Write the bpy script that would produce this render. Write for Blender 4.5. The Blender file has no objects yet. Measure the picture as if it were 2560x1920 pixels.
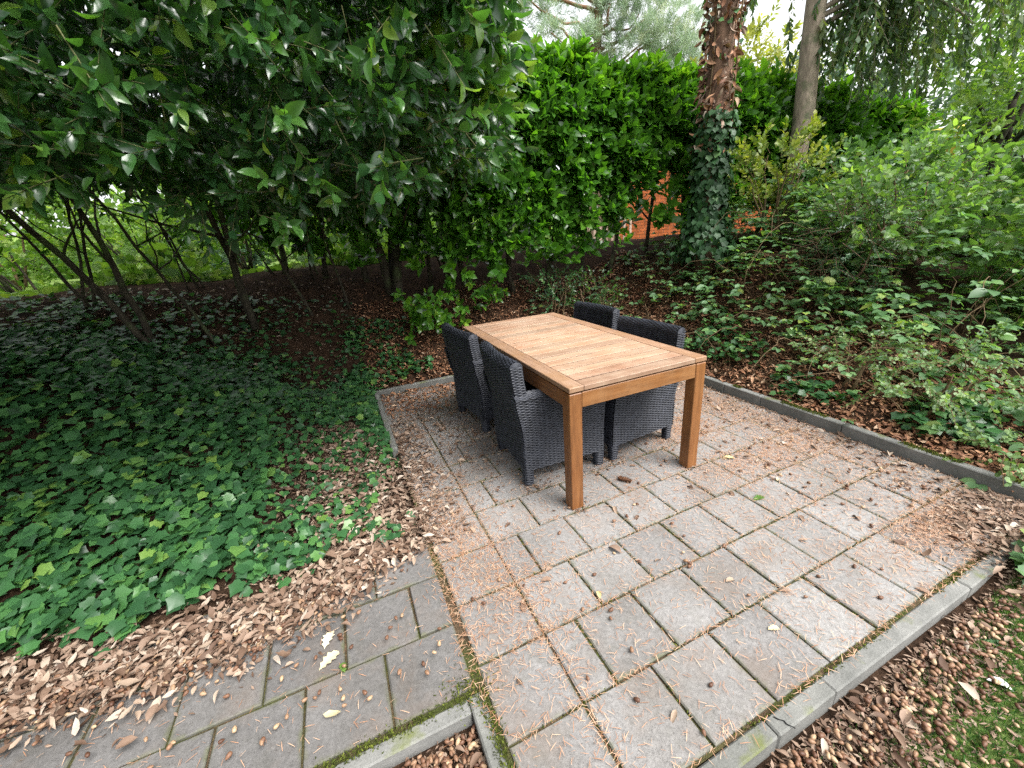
import bpy, math
import numpy as np
from mathutils import Matrix, Vector

scene = bpy.context.scene
COL = scene.collection
rng = np.random.default_rng(11)
U = rng.uniform
PI = math.pi

# ------------------------------------------------------------------ camera
F_PX, IMG_W, IMG_H = 1003.2, 2560.0, 1920.0
CAM = np.array([-1.0328, -1.7509, 1.6042])
R_RIGHT = np.array([0.91449397, -0.39763213, -0.07476272])
R_DOWN = np.array([-0.20393881, -0.29342241, -0.93397658])
R_FWD = np.array([0.34944204, 0.86936297, -0.34942564])
cd = bpy.data.cameras.new('camera')
cam = bpy.data.objects.new('camera', cd)
COL.objects.link(cam)
cd.sensor_fit = 'HORIZONTAL'
cd.sensor_width = 36.0
cd.lens = 36.0 * F_PX / IMG_W
cd.clip_start = 0.05
cd.clip_end = 400.0
M = Matrix.Identity(4)
for r in range(3):
    M[r][0] = R_RIGHT[r]; M[r][1] = -R_DOWN[r]; M[r][2] = -R_FWD[r]; M[r][3] = CAM[r]
cam.matrix_world = M
scene.camera = cam

# ------------------------------------------------------------------ sky, sun, exposure
SUN_EL, SUN_AZ = math.radians(58), math.radians(150)      # high, from behind right of the camera, through thick cloud
world = bpy.data.worlds.new('World')
scene.world = world
world.use_nodes = True
wt = world.node_tree
wt.nodes.clear()
sky = wt.nodes.new('ShaderNodeTexSky')
sky.sky_type = 'NISHITA'
sky.sun_disc = False
sky.sun_elevation = SUN_EL
sky.sun_rotation = SUN_AZ
sky.air_density = 1.0
sky.dust_density = 4.0
sky.ozone_density = 1.0
hs = wt.nodes.new('ShaderNodeHueSaturation')              # cloud cover: nearly white
hs.inputs['Saturation'].default_value = 0.13
bg = wt.nodes.new('ShaderNodeBackground')
bg.inputs['Strength'].default_value = 0.13
wo = wt.nodes.new('ShaderNodeOutputWorld')
wt.links.new(sky.outputs['Color'], hs.inputs['Color'])
wt.links.new(hs.outputs['Color'], bg.inputs['Color'])
wt.links.new(bg.outputs['Background'], wo.inputs['Surface'])
sd = bpy.data.lights.new('sun', 'SUN')
sd.energy = 1.3
sd.angle = math.radians(35)
sd.color = (1.0, 0.97, 0.92)
sun = bpy.data.objects.new('sun', sd)
COL.objects.link(sun)
sv = Vector((math.sin(SUN_AZ) * math.cos(SUN_EL), math.cos(SUN_AZ) * math.cos(SUN_EL), math.sin(SUN_EL)))
sun.rotation_euler = sv.to_track_quat('Z', 'Y').to_euler()
sun.location = (4, -6, 12)
vs = scene.view_settings
vs.view_transform = 'Standard'
vs.look = 'None'
vs.exposure = 1.92
vs.gamma = 1.0
vs.use_curve_mapping = False
scene.render.engine = 'CYCLES'
scene.cycles.max_bounces = 8
scene.cycles.diffuse_bounces = 4
scene.cycles.glossy_bounces = 3
scene.cycles.transmission_bounces = 4
scene.cycles.transparent_max_bounces = 4
scene.cycles.use_denoising = False

# ------------------------------------------------------------------ small helpers
def norm(v):
    return v / np.maximum(np.linalg.norm(v, axis=-1, keepdims=True), 1e-9)

def project(P):
    q = P - CAM
    d = q @ R_FWD
    dd = np.maximum(d, 1e-3)
    return IMG_W / 2 + F_PX * (q @ R_RIGHT) / dd, IMG_H / 2 + F_PX * (q @ R_DOWN) / dd, d

def sstep(x, a, b):
    t = np.clip((x - a) / (b - a), 0, 1)
    return t * t * (3 - 2 * t)

def tag(o, label=None, cat=None, group=None, kind=None):
    if label: o['label'] = label
    if cat: o['category'] = cat
    if group: o['group'] = group
    if kind: o['kind'] = kind
    return o

def empty(name, loc=(0, 0, 0), rz=0.0):
    o = bpy.data.objects.new(name, None)
    COL.objects.link(o)
    o.empty_display_size = 0.1
    o.location = loc
    o.rotation_euler = (0, 0, rz)
    return o

def mesh(name, V, faces, mat=None, smooth=False, tint=None):
    """V (n,3); faces: list of index lists, or list of int arrays (m,k)."""
    me = bpy.data.meshes.new(name)
    V = np.asarray(V, dtype=np.float32)
    loops, starts, n = [], [], 0
    for f in faces:
        a = np.asarray(f, dtype=np.int32)
        if a.ndim == 1:
            a = a[None, :]
        if a.size == 0:
            continue
        loops.append(a.ravel())
        starts.append(n + np.arange(len(a), dtype=np.int32) * a.shape[1])
        n += a.size
    loops = np.concatenate(loops); starts = np.concatenate(starts)
    me.vertices.add(len(V)); me.vertices.foreach_set('co', V.ravel())
    me.loops.add(len(loops)); me.loops.foreach_set('vertex_index', loops)
    me.polygons.add(len(starts)); me.polygons.foreach_set('loop_start', starts)
    me.update(calc_edges=True)
    me.polygons.foreach_set('use_smooth', np.full(len(starts), bool(smooth)))
    if tint is not None:
        at = me.attributes.new('tint', 'FLOAT', 'POINT')
        at.data.foreach_set('value', np.asarray(tint, dtype=np.float32))
    if mat is not None:
        me.materials.append(mat)
    me.validate()
    return me

def link(name, me, parent=None, loc=None):
    o = bpy.data.objects.new(name, me)
    COL.objects.link(o)
    if parent is not None:
        o.parent = parent
    if loc is not None:
        o.location = loc
    return o

def box_vf(x0, y0, z0, x1, y1, z1, bev=0.0):
    """box, optionally with a chamfered top rim"""
    if bev <= 0:
        V = [(x0, y0, z0), (x1, y0, z0), (x1, y1, z0), (x0, y1, z0), (x0, y0, z1), (x1, y0, z1), (x1, y1, z1), (x0, y1, z1)]
        Fc = [[3, 2, 1, 0], [4, 5, 6, 7], [0, 1, 5, 4], [1, 2, 6, 5], [2, 3, 7, 6], [3, 0, 4, 7]]
        return np.array(V, float), Fc
    b = bev
    V = [(x0, y0, z0), (x1, y0, z0), (x1, y1, z0), (x0, y1, z0),
         (x0, y0, z1 - b), (x1, y0, z1 - b), (x1, y1, z1 - b), (x0, y1, z1 - b),
         (x0 + b, y0 + b, z1), (x1 - b, y0 + b, z1), (x1 - b, y1 - b, z1), (x0 + b, y1 - b, z1)]
    Fc = [[3, 2, 1, 0], [8, 9, 10, 11]]
    for i in range(4):
        j = (i + 1) % 4
        Fc += [[i, j, j + 4, i + 4], [i + 4, j + 4, j + 8, i + 8]]
    return np.array(V, float), Fc

def rbox(x0, y0, z0, x1, y1, z1, b=0.004):
    """box with all twelve edges chamfered"""
    xs, ys, zs = (x0, x1), (y0, y1), (z0, z1)
    V, idx = [], {}
    for i in range(2):
        for j in range(2):
            for k in range(2):
                sx, sy, sz = (1 - 2 * i), (1 - 2 * j), (1 - 2 * k)
                c = (xs[i], ys[j], zs[k])
                for a in range(3):
                    p = [c[0] + sx * b, c[1] + sy * b, c[2] + sz * b]
                    p[a] = c[a]
                    idx[(i, j, k, a)] = len(V); V.append(p)
    Fc = []
    for a in range(3):
        for s in range(2):
            o = [q for q in range(3) if q != a]
            q = []
            for (u, v) in ((0, 0), (1, 0), (1, 1), (0, 1)):
                c = [0, 0, 0]; c[a] = s; c[o[0]] = u; c[o[1]] = v
                q.append(idx[(c[0], c[1], c[2], a)])
            flip = (s == 1) != (a == 1)
            Fc.append(q if flip else q[::-1])
    for a in range(3):                       # edges along axis a
        o = [q for q in range(3) if q != a]
        for u in range(2):
            for v in range(2):
                c0 = [0, 0, 0]; c1 = [0, 0, 0]
                c0[o[0]] = c1[o[0]] = u; c0[o[1]] = c1[o[1]] = v; c1[a] = 1
                q = [idx[(*c0, o[0])], idx[(*c1, o[0])], idx[(*c1, o[1])], idx[(*c0, o[1])]]
                Fc.append(q)
    for i in range(2):
        for j in range(2):
            for k in range(2):
                Fc.append([idx[(i, j, k, 0)], idx[(i, j, k, 1)], idx[(i, j, k, 2)]])
    return np.array(V, float), Fc

class MB:
    """collects pieces into one mesh"""
    def __init__(s): s.V = []; s.F = []; s.T = []; s.n = 0
    def add(s, V, Fc, tint=None):
        V = np.asarray(V, float)
        s.V.append(V)
        for f in Fc:
            s.F.append(np.asarray(f, dtype=np.int64) + s.n)
        s.T.append(np.full(len(V), 0.5) if tint is None else np.broadcast_to(tint, (len(V),)))
        s.n += len(V)
        return s
    def me(s, name, mat=None, smooth=False):
        by = {}
        for f in s.F:
            a = f if f.ndim == 2 else f[None, :]
            by.setdefault(a.shape[1], []).append(a)
        return mesh(name, np.concatenate(s.V), [np.concatenate(v) for v in by.values()], mat, smooth, np.concatenate(s.T))

def tube(path, radii, sides=8, rough=0.0, caps=True, seed=0):
    path = np.asarray(path, float); n = len(path)
    radii = np.broadcast_to(radii, (n,)).astype(float)
    d = np.gradient(path, axis=0); d = norm(d)
    ref = np.array([0.31, 0.95, 0.05]) if abs(d[0][2]) > .6 else np.array([0.02, 0.05, 1.0])
    s = norm(np.cross(d, ref)); t = np.cross(s, d)
    ang = np.arange(sides) / sides * 2 * PI
    r = np.random.default_rng(seed)
    rr = radii[:, None] * (1 + rough * r.normal(size=(n, sides)))
    V = path[:, None, :] + rr[..., None] * (np.cos(ang)[None, :, None] * s[:, None, :] + np.sin(ang)[None, :, None] * t[:, None, :])
    V = V.reshape(-1, 3)
    i = np.arange(n - 1)[:, None] * sides + np.arange(sides)[None, :]
    j = np.arange(n - 1)[:, None] * sides + (np.arange(sides)[None, :] + 1) % sides
    Q = np.stack([i, j, j + sides, i + sides], -1).reshape(-1, 4)
    Fc = [Q]
    if caps:
        Fc += [list(range(sides))[::-1], list(range((n - 1) * sides, n * sides))]
    return V, Fc

def wander(p0, p1, n, amp, seed):
    r = np.random.default_rng(seed)
    t = np.linspace(0, 1, n)[:, None]
    P = np.asarray(p0) * (1 - t) + np.asarray(p1) * t
    w = np.cumsum(r.normal(size=(n, 3)), axis=0); w -= t * w[-1] + (1 - t) * w[0]
    return P + w * amp

# ------------------------------------------------------------------ materials
def new_mat(name):
    m = bpy.data.materials.new(name)
    m.use_nodes = True
    nt = m.node_tree
    nt.nodes.clear()
    return m, nt

class G:
    def __init__(s, nt): s.nt = nt
    def n(s, t, **kw):
        nd = s.nt.nodes.new(t)
        for k, v in kw.items(): setattr(nd, k, v)
        return nd
    def l(s, a, b): s.nt.links.new(a, b)
    def noise(s, vec, scale, detail=4, rough=0.55, dist=0.0):
        nd = s.n('ShaderNodeTexNoise'); nd.inputs['Scale'].default_value = scale
        nd.inputs['Detail'].default_value = detail; nd.inputs['Roughness'].default_value = rough
        nd.inputs['Distortion'].default_value = dist
        if vec is not None: s.l(vec, nd.inputs['Vector'])
        return nd.outputs['Fac']
    def ramp(s, fac, stops):
        nd = s.n('ShaderNodeValToRGB'); el = nd.color_ramp.elements
        while len(el) < len(stops): el.new(0.5)
        for e, (p, c) in zip(el, stops):
            e.position = p; e.color = (*c, 1) if len(c) == 3 else c
        s.l(fac, nd.inputs['Fac'])
        return nd.outputs['Color']
    def mix(s, fac, a, b, mode='MIX'):
        nd = s.n('ShaderNodeMix', data_type='RGBA', blend_type=mode)
        for sock, v in ((nd.inputs['Factor'], fac), (nd.inputs['A'], a), (nd.inputs['B'], b)):
            pass
        ins = [i for i in nd.inputs if i.enabled]
        for sock, v in zip(ins, (fac, a, b)):
            if hasattr(v, 'is_linked') or hasattr(v, 'links'): s.l(v, sock)
            elif isinstance(v, (int, float)): sock.default_value = v
            else: sock.default_value = (*v, 1)
        return [o for o in nd.outputs if o.enabled][0]
    def math(s, op, a, b=0.0, clamp=False):
        nd = s.n('ShaderNodeMath', operation=op); nd.use_clamp = clamp
        for sock, v in zip(nd.inputs, (a, b)):
            if hasattr(v, 'links'): s.l(v, sock)
            else: sock.default_value = v
        return nd.outputs[0]
    def mapping(s, vec, scale=(1, 1, 1), loc=None):
        nd = s.n('ShaderNodeMapping'); nd.inputs['Scale'].default_value = scale
        s.l(vec, nd.inputs['Vector'])
        if loc is not None: s.l(loc, nd.inputs['Location'])
        return nd.outputs['Vector']
    def rnd(s): return s.n('ShaderNodeObjectInfo').outputs['Random']
    def obj(s): return s.n('ShaderNodeTexCoord').outputs['Object']
    def pos(s): return s.n('ShaderNodeNewGeometry').outputs['Position']
    def tint(s):
        a = s.n('ShaderNodeAttribute'); a.attribute_name = 'tint'
        solo = s.math('LESS_THAN', a.outputs['Fac'], -0.5)
        nd = s.n('ShaderNodeMix', data_type='FLOAT')
        ins = [i for i in nd.inputs if i.enabled]
        s.l(solo, ins[0]); s.l(a.outputs['Fac'], ins[1]); s.l(s.rnd(), ins[2])
        return [o for o in nd.outputs if o.enabled][0]
    def out(s, sh):
        o = s.n('ShaderNodeOutputMaterial'); s.l(sh, o.inputs['Surface'])
    def bsdf(s, color, rough=0.6, spec=0.5, bump=None, bump_s=0.3, bump_d=0.01):
        b = s.n('ShaderNodeBsdfPrincipled')
        if hasattr(color, 'links'): s.l(color, b.inputs['Base Color'])
        else: b.inputs['Base Color'].default_value = (*color, 1)
        if hasattr(rough, 'links'): s.l(rough, b.inputs['Roughness'])
        else: b.inputs['Roughness'].default_value = rough
        b.inputs['Specular IOR Level'].default_value = spec
        if bump is not None:
            bp = s.n('ShaderNodeBump'); bp.inputs['Strength'].default_value = bump_s; bp.inputs['Distance'].default_value = bump_d
            s.l(bump, bp.inputs['Height']); s.l(bp.outputs['Normal'], b.inputs['Normal'])
        return b

def leaf_mat(name, stops, rough=0.35, spec=0.5, trans=0.3, tcol=None, back=0.85):
    m, nt = new_mat(name); g = G(nt)
    t = g.tint()
    c = g.ramp(t, stops)
    nz = g.noise(g.pos(), 60, 2)
    c = g.mix(g.math('MULTIPLY', nz, 0.45), c, (0.6, 0.75, 0.45), 'MULTIPLY')
    b = g.bsdf(c, rough, spec)
    if trans > 0:
        tr = g.n('ShaderNodeBsdfTranslucent')
        c2 = g.mix(1.0, c, tcol or (1.5, 1.6, 0.55), 'MULTIPLY')
        g.l(c2, tr.inputs['Color'])
        mx = g.n('ShaderNodeMixShader'); mx.inputs[0].default_value = trans
        g.l(b.outputs[0], mx.inputs[1]); g.l(tr.outputs[0], mx.inputs[2])
        g.out(mx.outputs[0])
    else:
        g.out(b.outputs[0])
    return m

def litter_mat(name, stops, rough=0.7):
    m, nt = new_mat(name); g = G(nt)
    c = g.ramp(g.tint(), stops)
    nz = g.noise(g.pos(), 90, 3)
    c = g.mix(g.math('MULTIPLY', nz, 0.6), c, (0.55, 0.5, 0.45), 'MULTIPLY')
    g.out(g.bsdf(c, rough, 0.3).outputs[0])
    return m

def bark_mat(name, a, b, scale=(14, 14, 3), bump=0.6, moss=None):
    m, nt = new_mat(name); g = G(nt)
    v = g.mapping(g.pos(), scale)
    f = g.noise(v, 1.6, 6, 0.65, 0.4)
    c = g.ramp(f, [(0.3, a), (0.7, b)])
    if moss:
        mz = g.ramp(g.noise(g.pos(), 5, 4), [(0.52, (0, 0, 0)), (0.66, (1, 1, 1))])
        c = g.mix(mz, c, moss)
    g.out(g.bsdf(c, 0.85, 0.2, f, bump, 0.02).outputs[0])
    return m

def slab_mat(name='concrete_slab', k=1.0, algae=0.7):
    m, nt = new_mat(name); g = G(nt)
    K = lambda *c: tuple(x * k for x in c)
    P = g.pos()
    r = g.rnd()
    big = g.noise(P, 2.2, 5, 0.6)
    fine = g.noise(P, 55, 6, 0.7)
    grit = g.noise(P, 320, 2, 0.5)
    c = g.ramp(big, [(0.25, K(0.145, 0.137, 0.127)), (0.5, K(0.215, 0.209, 0.206)), (0.75, K(0.275, 0.27, 0.268))])
    c = g.mix(g.math('MULTIPLY', r, 0.85), c, (0.74, 0.735, 0.74), 'MULTIPLY')
    c = g.mix(0.55, c, g.ramp(fine, [(0.3, (0.45, 0.44, 0.42)), (0.65, (1.2, 1.18, 1.15))]), 'MULTIPLY')
    sp = g.ramp(grit, [(0.30, (0.30, 0.29, 0.27)), (0.44, (1, 1, 1)), (0.62, (1, 1, 1)), (0.74, (1.7, 1.68, 1.62))])
    c = g.mix(0.75, c, sp, 'MULTIPLY')
    st = g.ramp(g.noise(P, 3.4, 4, 0.6), [(0.5, (0, 0, 0)), (0.72, (1, 1, 1))])
    c = g.mix(g.math('MULTIPLY', st, 0.45), c, (0.15, 0.108, 0.08))
    bl = g.ramp(g.noise(P, 9, 5, 0.7), [(0.52, (0, 0, 0)), (0.64, (1, 1, 1))])
    c = g.mix(g.math('MULTIPLY', bl, 0.3), c, K(0.10, 0.098, 0.082))        # tannin stains
    # algae near the slab's rim: slab-local coordinates, +-0.15
    o = g.n('ShaderNodeSeparateXYZ'); g.l(g.obj(), o.inputs[0])
    ex = g.math('MAXIMUM', g.math('ABSOLUTE', o.outputs[0]), g.math('ABSOLUTE', o.outputs[1]))
    ed = g.math('ADD', ex, g.math('MULTIPLY', g.math('SUBTRACT', g.noise(P, 16, 4), 0.5), 0.06))
    ef = g.ramp(ed, [(0.135, (0, 0, 0)), (0.158, (1, 1, 1))])
    c = g.mix(g.math('MULTIPLY', ef, algae), c, (0.085, 0.09, 0.04))
    h = g.math('ADD', g.math('MULTIPLY', fine, 0.6), g.math('MULTIPLY', grit, 0.4))
    g.out(g.bsdf(c, 0.85, 0.25, h, 0.35, 0.004).outputs[0])
    return m

def kerb_mat():
    m, nt = new_mat('kerb_concrete'); g = G(nt)
    P = g.pos()
    c = g.ramp(g.noise(P, 6, 6, 0.65), [(0.3, (0.115, 0.116, 0.110)), (0.7, (0.215, 0.213, 0.203))])
    fine = g.noise(P, 160, 3)
    c = g.mix(0.5, c, g.ramp(fine, [(0.3, (0.6, 0.6, 0.6)), (0.7, (1.15, 1.15, 1.15))]), 'MULTIPLY')
    c = g.mix(g.math('MULTIPLY', g.rnd(), 0.5), c, (0.75, 0.77, 0.72), 'MULTIPLY')
    nz = g.n('ShaderNodeSeparateXYZ'); g.l(g.n('ShaderNodeNewGeometry').outputs['Normal'], nz.inputs[0])
    ms = g.ramp(g.noise(P, 4.5, 5, 0.6), [(0.57, (0, 0, 0)), (0.68, (1, 1, 1))])
    ms = g.mix(g.math('GREATER_THAN', nz.outputs[2], 0.5), (0, 0, 0), ms)
    c = g.mix(g.math('MULTIPLY', ms, 0.85), c, (0.10, 0.115, 0.03))
    g.out(g.bsdf(c, 0.9, 0.2, fine, 0.4, 0.004).outputs[0])
    return m

def soil_mat(name, a, b, c2, green=None):
    m, nt = new_mat(name); g = G(nt)
    P = g.pos()
    f = g.noise(P, 7, 8, 0.7)
    c = g.ramp(f, [(0.3, a), (0.5, b), (0.72, c2)])
    fine = g.noise(P, 70, 5, 0.7)
    c = g.mix(0.7, c, g.ramp(fine, [(0.3, (0.45, 0.42, 0.4)), (0.7, (1.3, 1.25, 1.2))]), 'MULTIPLY')
    if green:
        ms = g.ramp(g.noise(P, 3.0, 5, 0.6), [(0.45, (0, 0, 0)), (0.6, (1, 1, 1))])
        c = g.mix(ms, c, green)
    g.out(g.bsdf(c, 0.95, 0.1, g.math('ADD', f, fine), 0.9, 0.02).outputs[0])
    return m

def ground_mat():
    """one sheet: leaf mould round the terrace, lawn beyond the bank and in front of the kerb"""
    m, nt = new_mat('ground_soil'); g = G(nt)
    P = g.pos()
    f = g.noise(P, 7, 8, 0.7)
    c = g.ramp(f, [(0.3, (0.014, 0.009, 0.006)), (0.5, (0.036, 0.022, 0.014)), (0.72, (0.075, 0.045, 0.028))])
    fine = g.noise(P, 70, 5, 0.7)
    c = g.mix(0.7, c, g.ramp(fine, [(0.3, (0.45, 0.42, 0.4)), (0.7, (1.35, 1.25, 1.2))]), 'MULTIPLY')
    at = g.n('ShaderNodeAttribute'); at.attribute_name = 'tint'
    gr = g.ramp(g.noise(P, 22, 5, 0.7), [(0.3, (0.055, 0.085, 0.022)), (0.7, (0.13, 0.19, 0.05))])
    k = g.ramp(g.math('ADD', at.outputs['Fac'], g.math('MULTIPLY', g.math('SUBTRACT', g.noise(P, 5, 4), 0.5), 0.5)), [(0.4, (0, 0, 0)), (0.6, (1, 1, 1))])
    c = g.mix(k, c, gr)
    g.out(g.bsdf(c, 0.95, 0.1, g.math('ADD', f, fine), 0.9, 0.02).outputs[0])
    return m

def wood_mat(name, scale, stops, worn, rough, worn_amt):
    m, nt = new_mat(name); g = G(nt)
    r = g.rnd()
    cv = g.n('ShaderNodeCombineXYZ')
    for i in range(3): g.l(g.math('MULTIPLY', r, 17.0 + 3 * i), cv.inputs[i])
    v = g.mapping(g.obj(), scale, cv.outputs[0])
    gr = g.noise(v, 1.0, 6, 0.65, 0.6)
    c = g.ramp(gr, stops)
    c = g.mix(g.math('MULTIPLY', r, 0.6), c, (1.12, 0.86, 0.78), 'MULTIPLY')
    r2 = g.math('FRACT', g.math('MULTIPLY', r, 7.31))
    c = g.mix(1.0, c, g.ramp(r2, [(0.0, (0.80, 0.80, 0.82)), (0.5, (1, 1, 1)), (1.0, (1.2, 1.2, 1.2))]), 'MULTIPLY')
    P = g.pos()
    dm = g.ramp(g.noise(P, 2.3, 5, 0.65), [(0.45, (0, 0, 0)), (0.68, (1, 1, 1))])
    c = g.mix(g.math('MULTIPLY', dm, 0.35), c, (0.55, 0.50, 0.46), 'MULTIPLY')
    w = g.noise(P, 6, 6, 0.7)
    wf = g.ramp(w, [(0.42, (0, 0, 0)), (0.72, (1, 1, 1))])
    c = g.mix(g.math('MULTIPLY', wf, worn_amt), c, worn)
    sc = g.noise(v, 3.5, 3, 0.6)
    c = g.mix(0.6, c, g.ramp(sc, [(0.33, (0.74, 0.70, 0.67)), (0.46, (1, 1, 1))]), 'MULTIPLY')
    g.out(g.bsdf(c, rough, 0.4, gr, 0.25, 0.003).outputs[0])
    return m

def plain_mat(name, col, rough=0.6, spec=0.4, var=0.3, scale=30):
    m, nt = new_mat(name); g = G(nt)
    f = g.noise(g.pos(), scale, 4, 0.6)
    c = g.ramp(f, [(0.3, tuple(x * (1 - var) for x in col)), (0.7, tuple(min(1, x * (1 + var)) for x in col))])
    g.out(g.bsdf(c, rough, spec, f, 0.15, 0.005).outputs[0])
    return m

MT = {}
MT['slab'] = slab_mat()
MT['slab_dark'] = slab_mat('damp_shaded_slab', 0.62, 0.8)  # darker copy for the path: shade as well as damp put into the colour
MT['kerb'] = kerb_mat()
MT['ground'] = ground_mat()
MT['bed'] = soil_mat('joint_soil', (0.045, 0.034, 0.022), (0.10, 0.072, 0.046), (0.17, 0.12, 0.075), (0.06, 0.07, 0.022))
TOP = [(0.26, (0.19, 0.118, 0.072)), (0.5, (0.275, 0.182, 0.118)), (0.76, (0.36, 0.26, 0.18))]
VAR = [(0.28, (0.10, 0.042, 0.013)), (0.5, (0.155, 0.066, 0.021)), (0.74, (0.205, 0.095, 0.032))]
MT['wood_x'] = wood_mat('weathered_hardwood_across', (3, 45, 45), TOP, (0.38, 0.30, 0.225), 0.6, 0.5)
MT['wood_y'] = wood_mat('weathered_hardwood_along', (45, 3, 45), TOP, (0.215, 0.115, 0.05), 0.55, 0.8)
MT['var_x'] = wood_mat('oiled_hardwood_across', (3, 45, 45), VAR, (0.34, 0.22, 0.12), 0.45, 0.3)
MT['var_y'] = wood_mat('oiled_hardwood_along', (45, 3, 45), VAR, (0.42, 0.27, 0.14), 0.45, 0.15)
MT['var_z'] = wood_mat('oiled_hardwood_upright', (45, 45, 3), VAR, (0.26, 0.13, 0.05), 0.42, 0.25)
MT['gap_shade'] = plain_mat('painted_gap_shade', (0.03, 0.016, 0.008), 0.8, 0.1)  # near-black tone that paints the shade into the tabletop's gaps
MT['dark'] = plain_mat('dark_gap', (0.006, 0.006, 0.007), 0.9, 0.1)
MT['wicker'] = plain_mat('black_wicker_strand', (0.029, 0.032, 0.042), 0.48, 0.4, 0.35, 18)
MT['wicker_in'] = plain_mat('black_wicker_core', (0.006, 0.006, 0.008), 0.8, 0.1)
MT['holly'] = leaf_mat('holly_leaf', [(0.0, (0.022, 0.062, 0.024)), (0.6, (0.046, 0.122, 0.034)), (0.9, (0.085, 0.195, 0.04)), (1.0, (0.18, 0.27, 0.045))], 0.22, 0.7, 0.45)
MT['laurel'] = leaf_mat('laurel_leaf', [(0.0, (0.03, 0.095, 0.016)), (0.55, (0.075, 0.195, 0.022)), (0.9, (0.15, 0.31, 0.028)), (1.0, (0.24, 0.38, 0.045))], 0.28, 0.6, 0.5)
MT['ivy'] = leaf_mat('ivy_leaf', [(0.0, (0.026, 0.078, 0.032)), (0.6, (0.05, 0.14, 0.05)), (0.92, (0.08, 0.195, 0.055)), (1.0, (0.17, 0.28, 0.06))], 0.36, 0.5, 0.3)
MT['ivy_dark'] = leaf_mat('old_ivy_leaf', [(0.0, (0.018, 0.052, 0.02)), (0.6, (0.032, 0.088, 0.03)), (1.0, (0.07, 0.15, 0.04))], 0.5, 0.35, 0.25)
MT['bramble'] = leaf_mat('bramble_leaf', [(0.0, (0.065, 0.14, 0.06)), (0.6, (0.115, 0.22, 0.095)), (0.9, (0.165, 0.29, 0.10)), (1.0, (0.28, 0.33, 0.08))], 0.42, 0.5, 0.4)
MT['pale'] = leaf_mat('pale_small_leaf', [(0.0, (0.10, 0.17, 0.07)), (0.6, (0.16, 0.25, 0.10)), (1.0, (0.24, 0.33, 0.14))], 0.5, 0.4, 0.35)
MT['yellow'] = leaf_mat('yellow_green_leaf', [(0.0, (0.10, 0.16, 0.03)), (0.6, (0.20, 0.25, 0.045)), (1.0, (0.33, 0.33, 0.07))], 0.5, 0.4, 0.4)
MT['yew'] = leaf_mat('yew_needle_leaf', [(0.0, (0.018, 0.05, 0.022)), (0.6, (0.03, 0.085, 0.032)), (1.0, (0.06, 0.12, 0.04))], 0.45, 0.4, 0.15)
MT['conifer'] = leaf_mat('drooping_conifer_leaf', [(0.0, (0.055, 0.10, 0.058)), (0.6, (0.10, 0.16, 0.085)), (1.0, (0.19, 0.22, 0.09))], 0.5, 0.35, 0.5)
MT['treeleaf'] = leaf_mat('tree_leaf', [(0.0, (0.09, 0.17, 0.06)), (0.6, (0.15, 0.26, 0.085)), (1.0, (0.24, 0.35, 0.11))], 0.42, 0.5, 0.5)
MT['bluetree'] = leaf_mat('blue_green_tree_leaf', [(0.0, (0.06, 0.11, 0.085)), (0.6, (0.11, 0.18, 0.13)), (1.0, (0.18, 0.26, 0.17))], 0.5, 0.4, 0.35)
MT['ytree'] = leaf_mat('golden_tree_leaf', [(0.0, (0.16, 0.19, 0.05)), (0.6, (0.28, 0.29, 0.09)), (1.0, (0.38, 0.36, 0.14))], 0.5, 0.4, 0.45)
MT['pine'] = leaf_mat('pine_needle_leaf', [(0.0, (0.20, 0.28, 0.20)), (0.6, (0.32, 0.41, 0.31)), (1.0, (0.46, 0.47, 0.36))], 0.5, 0.4, 0.35, (1.2, 1.2, 0.9))  # needles paled so their colour carries the hazy sky glow
MT['lawnleaf'] = leaf_mat('garden_shrub_leaf', [(0.0, (0.10, 0.20, 0.045)), (0.6, (0.19, 0.31, 0.075)), (1.0, (0.32, 0.41, 0.11))], 0.45, 0.45, 0.5)
MT['litter'] = litter_mat('dead_leaf', [(0.0, (0.075, 0.042, 0.027)), (0.3, (0.15, 0.095, 0.064)), (0.6, (0.25, 0.175, 0.13)), (0.85, (0.31, 0.235, 0.175)), (1.0, (0.42, 0.36, 0.30))])
MT['redlitter'] = litter_mat('fresh_dead_leaf', [(0.0, (0.12, 0.052, 0.028)), (0.45, (0.27, 0.125, 0.065)), (0.85, (0.40, 0.225, 0.13)), (1.0, (0.50, 0.36, 0.25))])
MT['needle'] = litter_mat('pine_needle_litter', [(0.0, (0.24, 0.115, 0.06)), (0.5, (0.43, 0.235, 0.14)), (1.0, (0.56, 0.40, 0.28))])
MT['acorn'] = litter_mat('acorn_shell', [(0.0, (0.075, 0.034, 0.02)), (0.4, (0.17, 0.088, 0.052)), (0.75, (0.27, 0.165, 0.10)), (1.0, (0.44, 0.32, 0.20))], 0.5)
MT['moss'] = leaf_mat('moss', [(0.0, (0.035, 0.045, 0.012)), (0.5, (0.075, 0.09, 0.02)), (1.0, (0.15, 0.17, 0.03))], 0.9, 0.1, 0.2)
MT['grass'] = leaf_mat('lawn_grass_blade', [(0.0, (0.03, 0.085, 0.025)), (0.6, (0.055, 0.14, 0.035)), (1.0, (0.15, 0.20, 0.06))], 0.6, 0.3, 0.3)
MT['twig'] = bark_mat('green_twig_bark', (0.05, 0.06, 0.025), (0.12, 0.12, 0.05), (60, 60, 20), 0.2)
MT['cane'] = bark_mat('cane_bark', (0.075, 0.05, 0.028), (0.17, 0.12, 0.065), (60, 60, 20), 0.2)
MT['bark'] = bark_mat('shrub_bark', (0.02, 0.017, 0.013), (0.065, 0.055, 0.04), (20, 20, 6), 0.5, (0.06, 0.075, 0.035))
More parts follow.
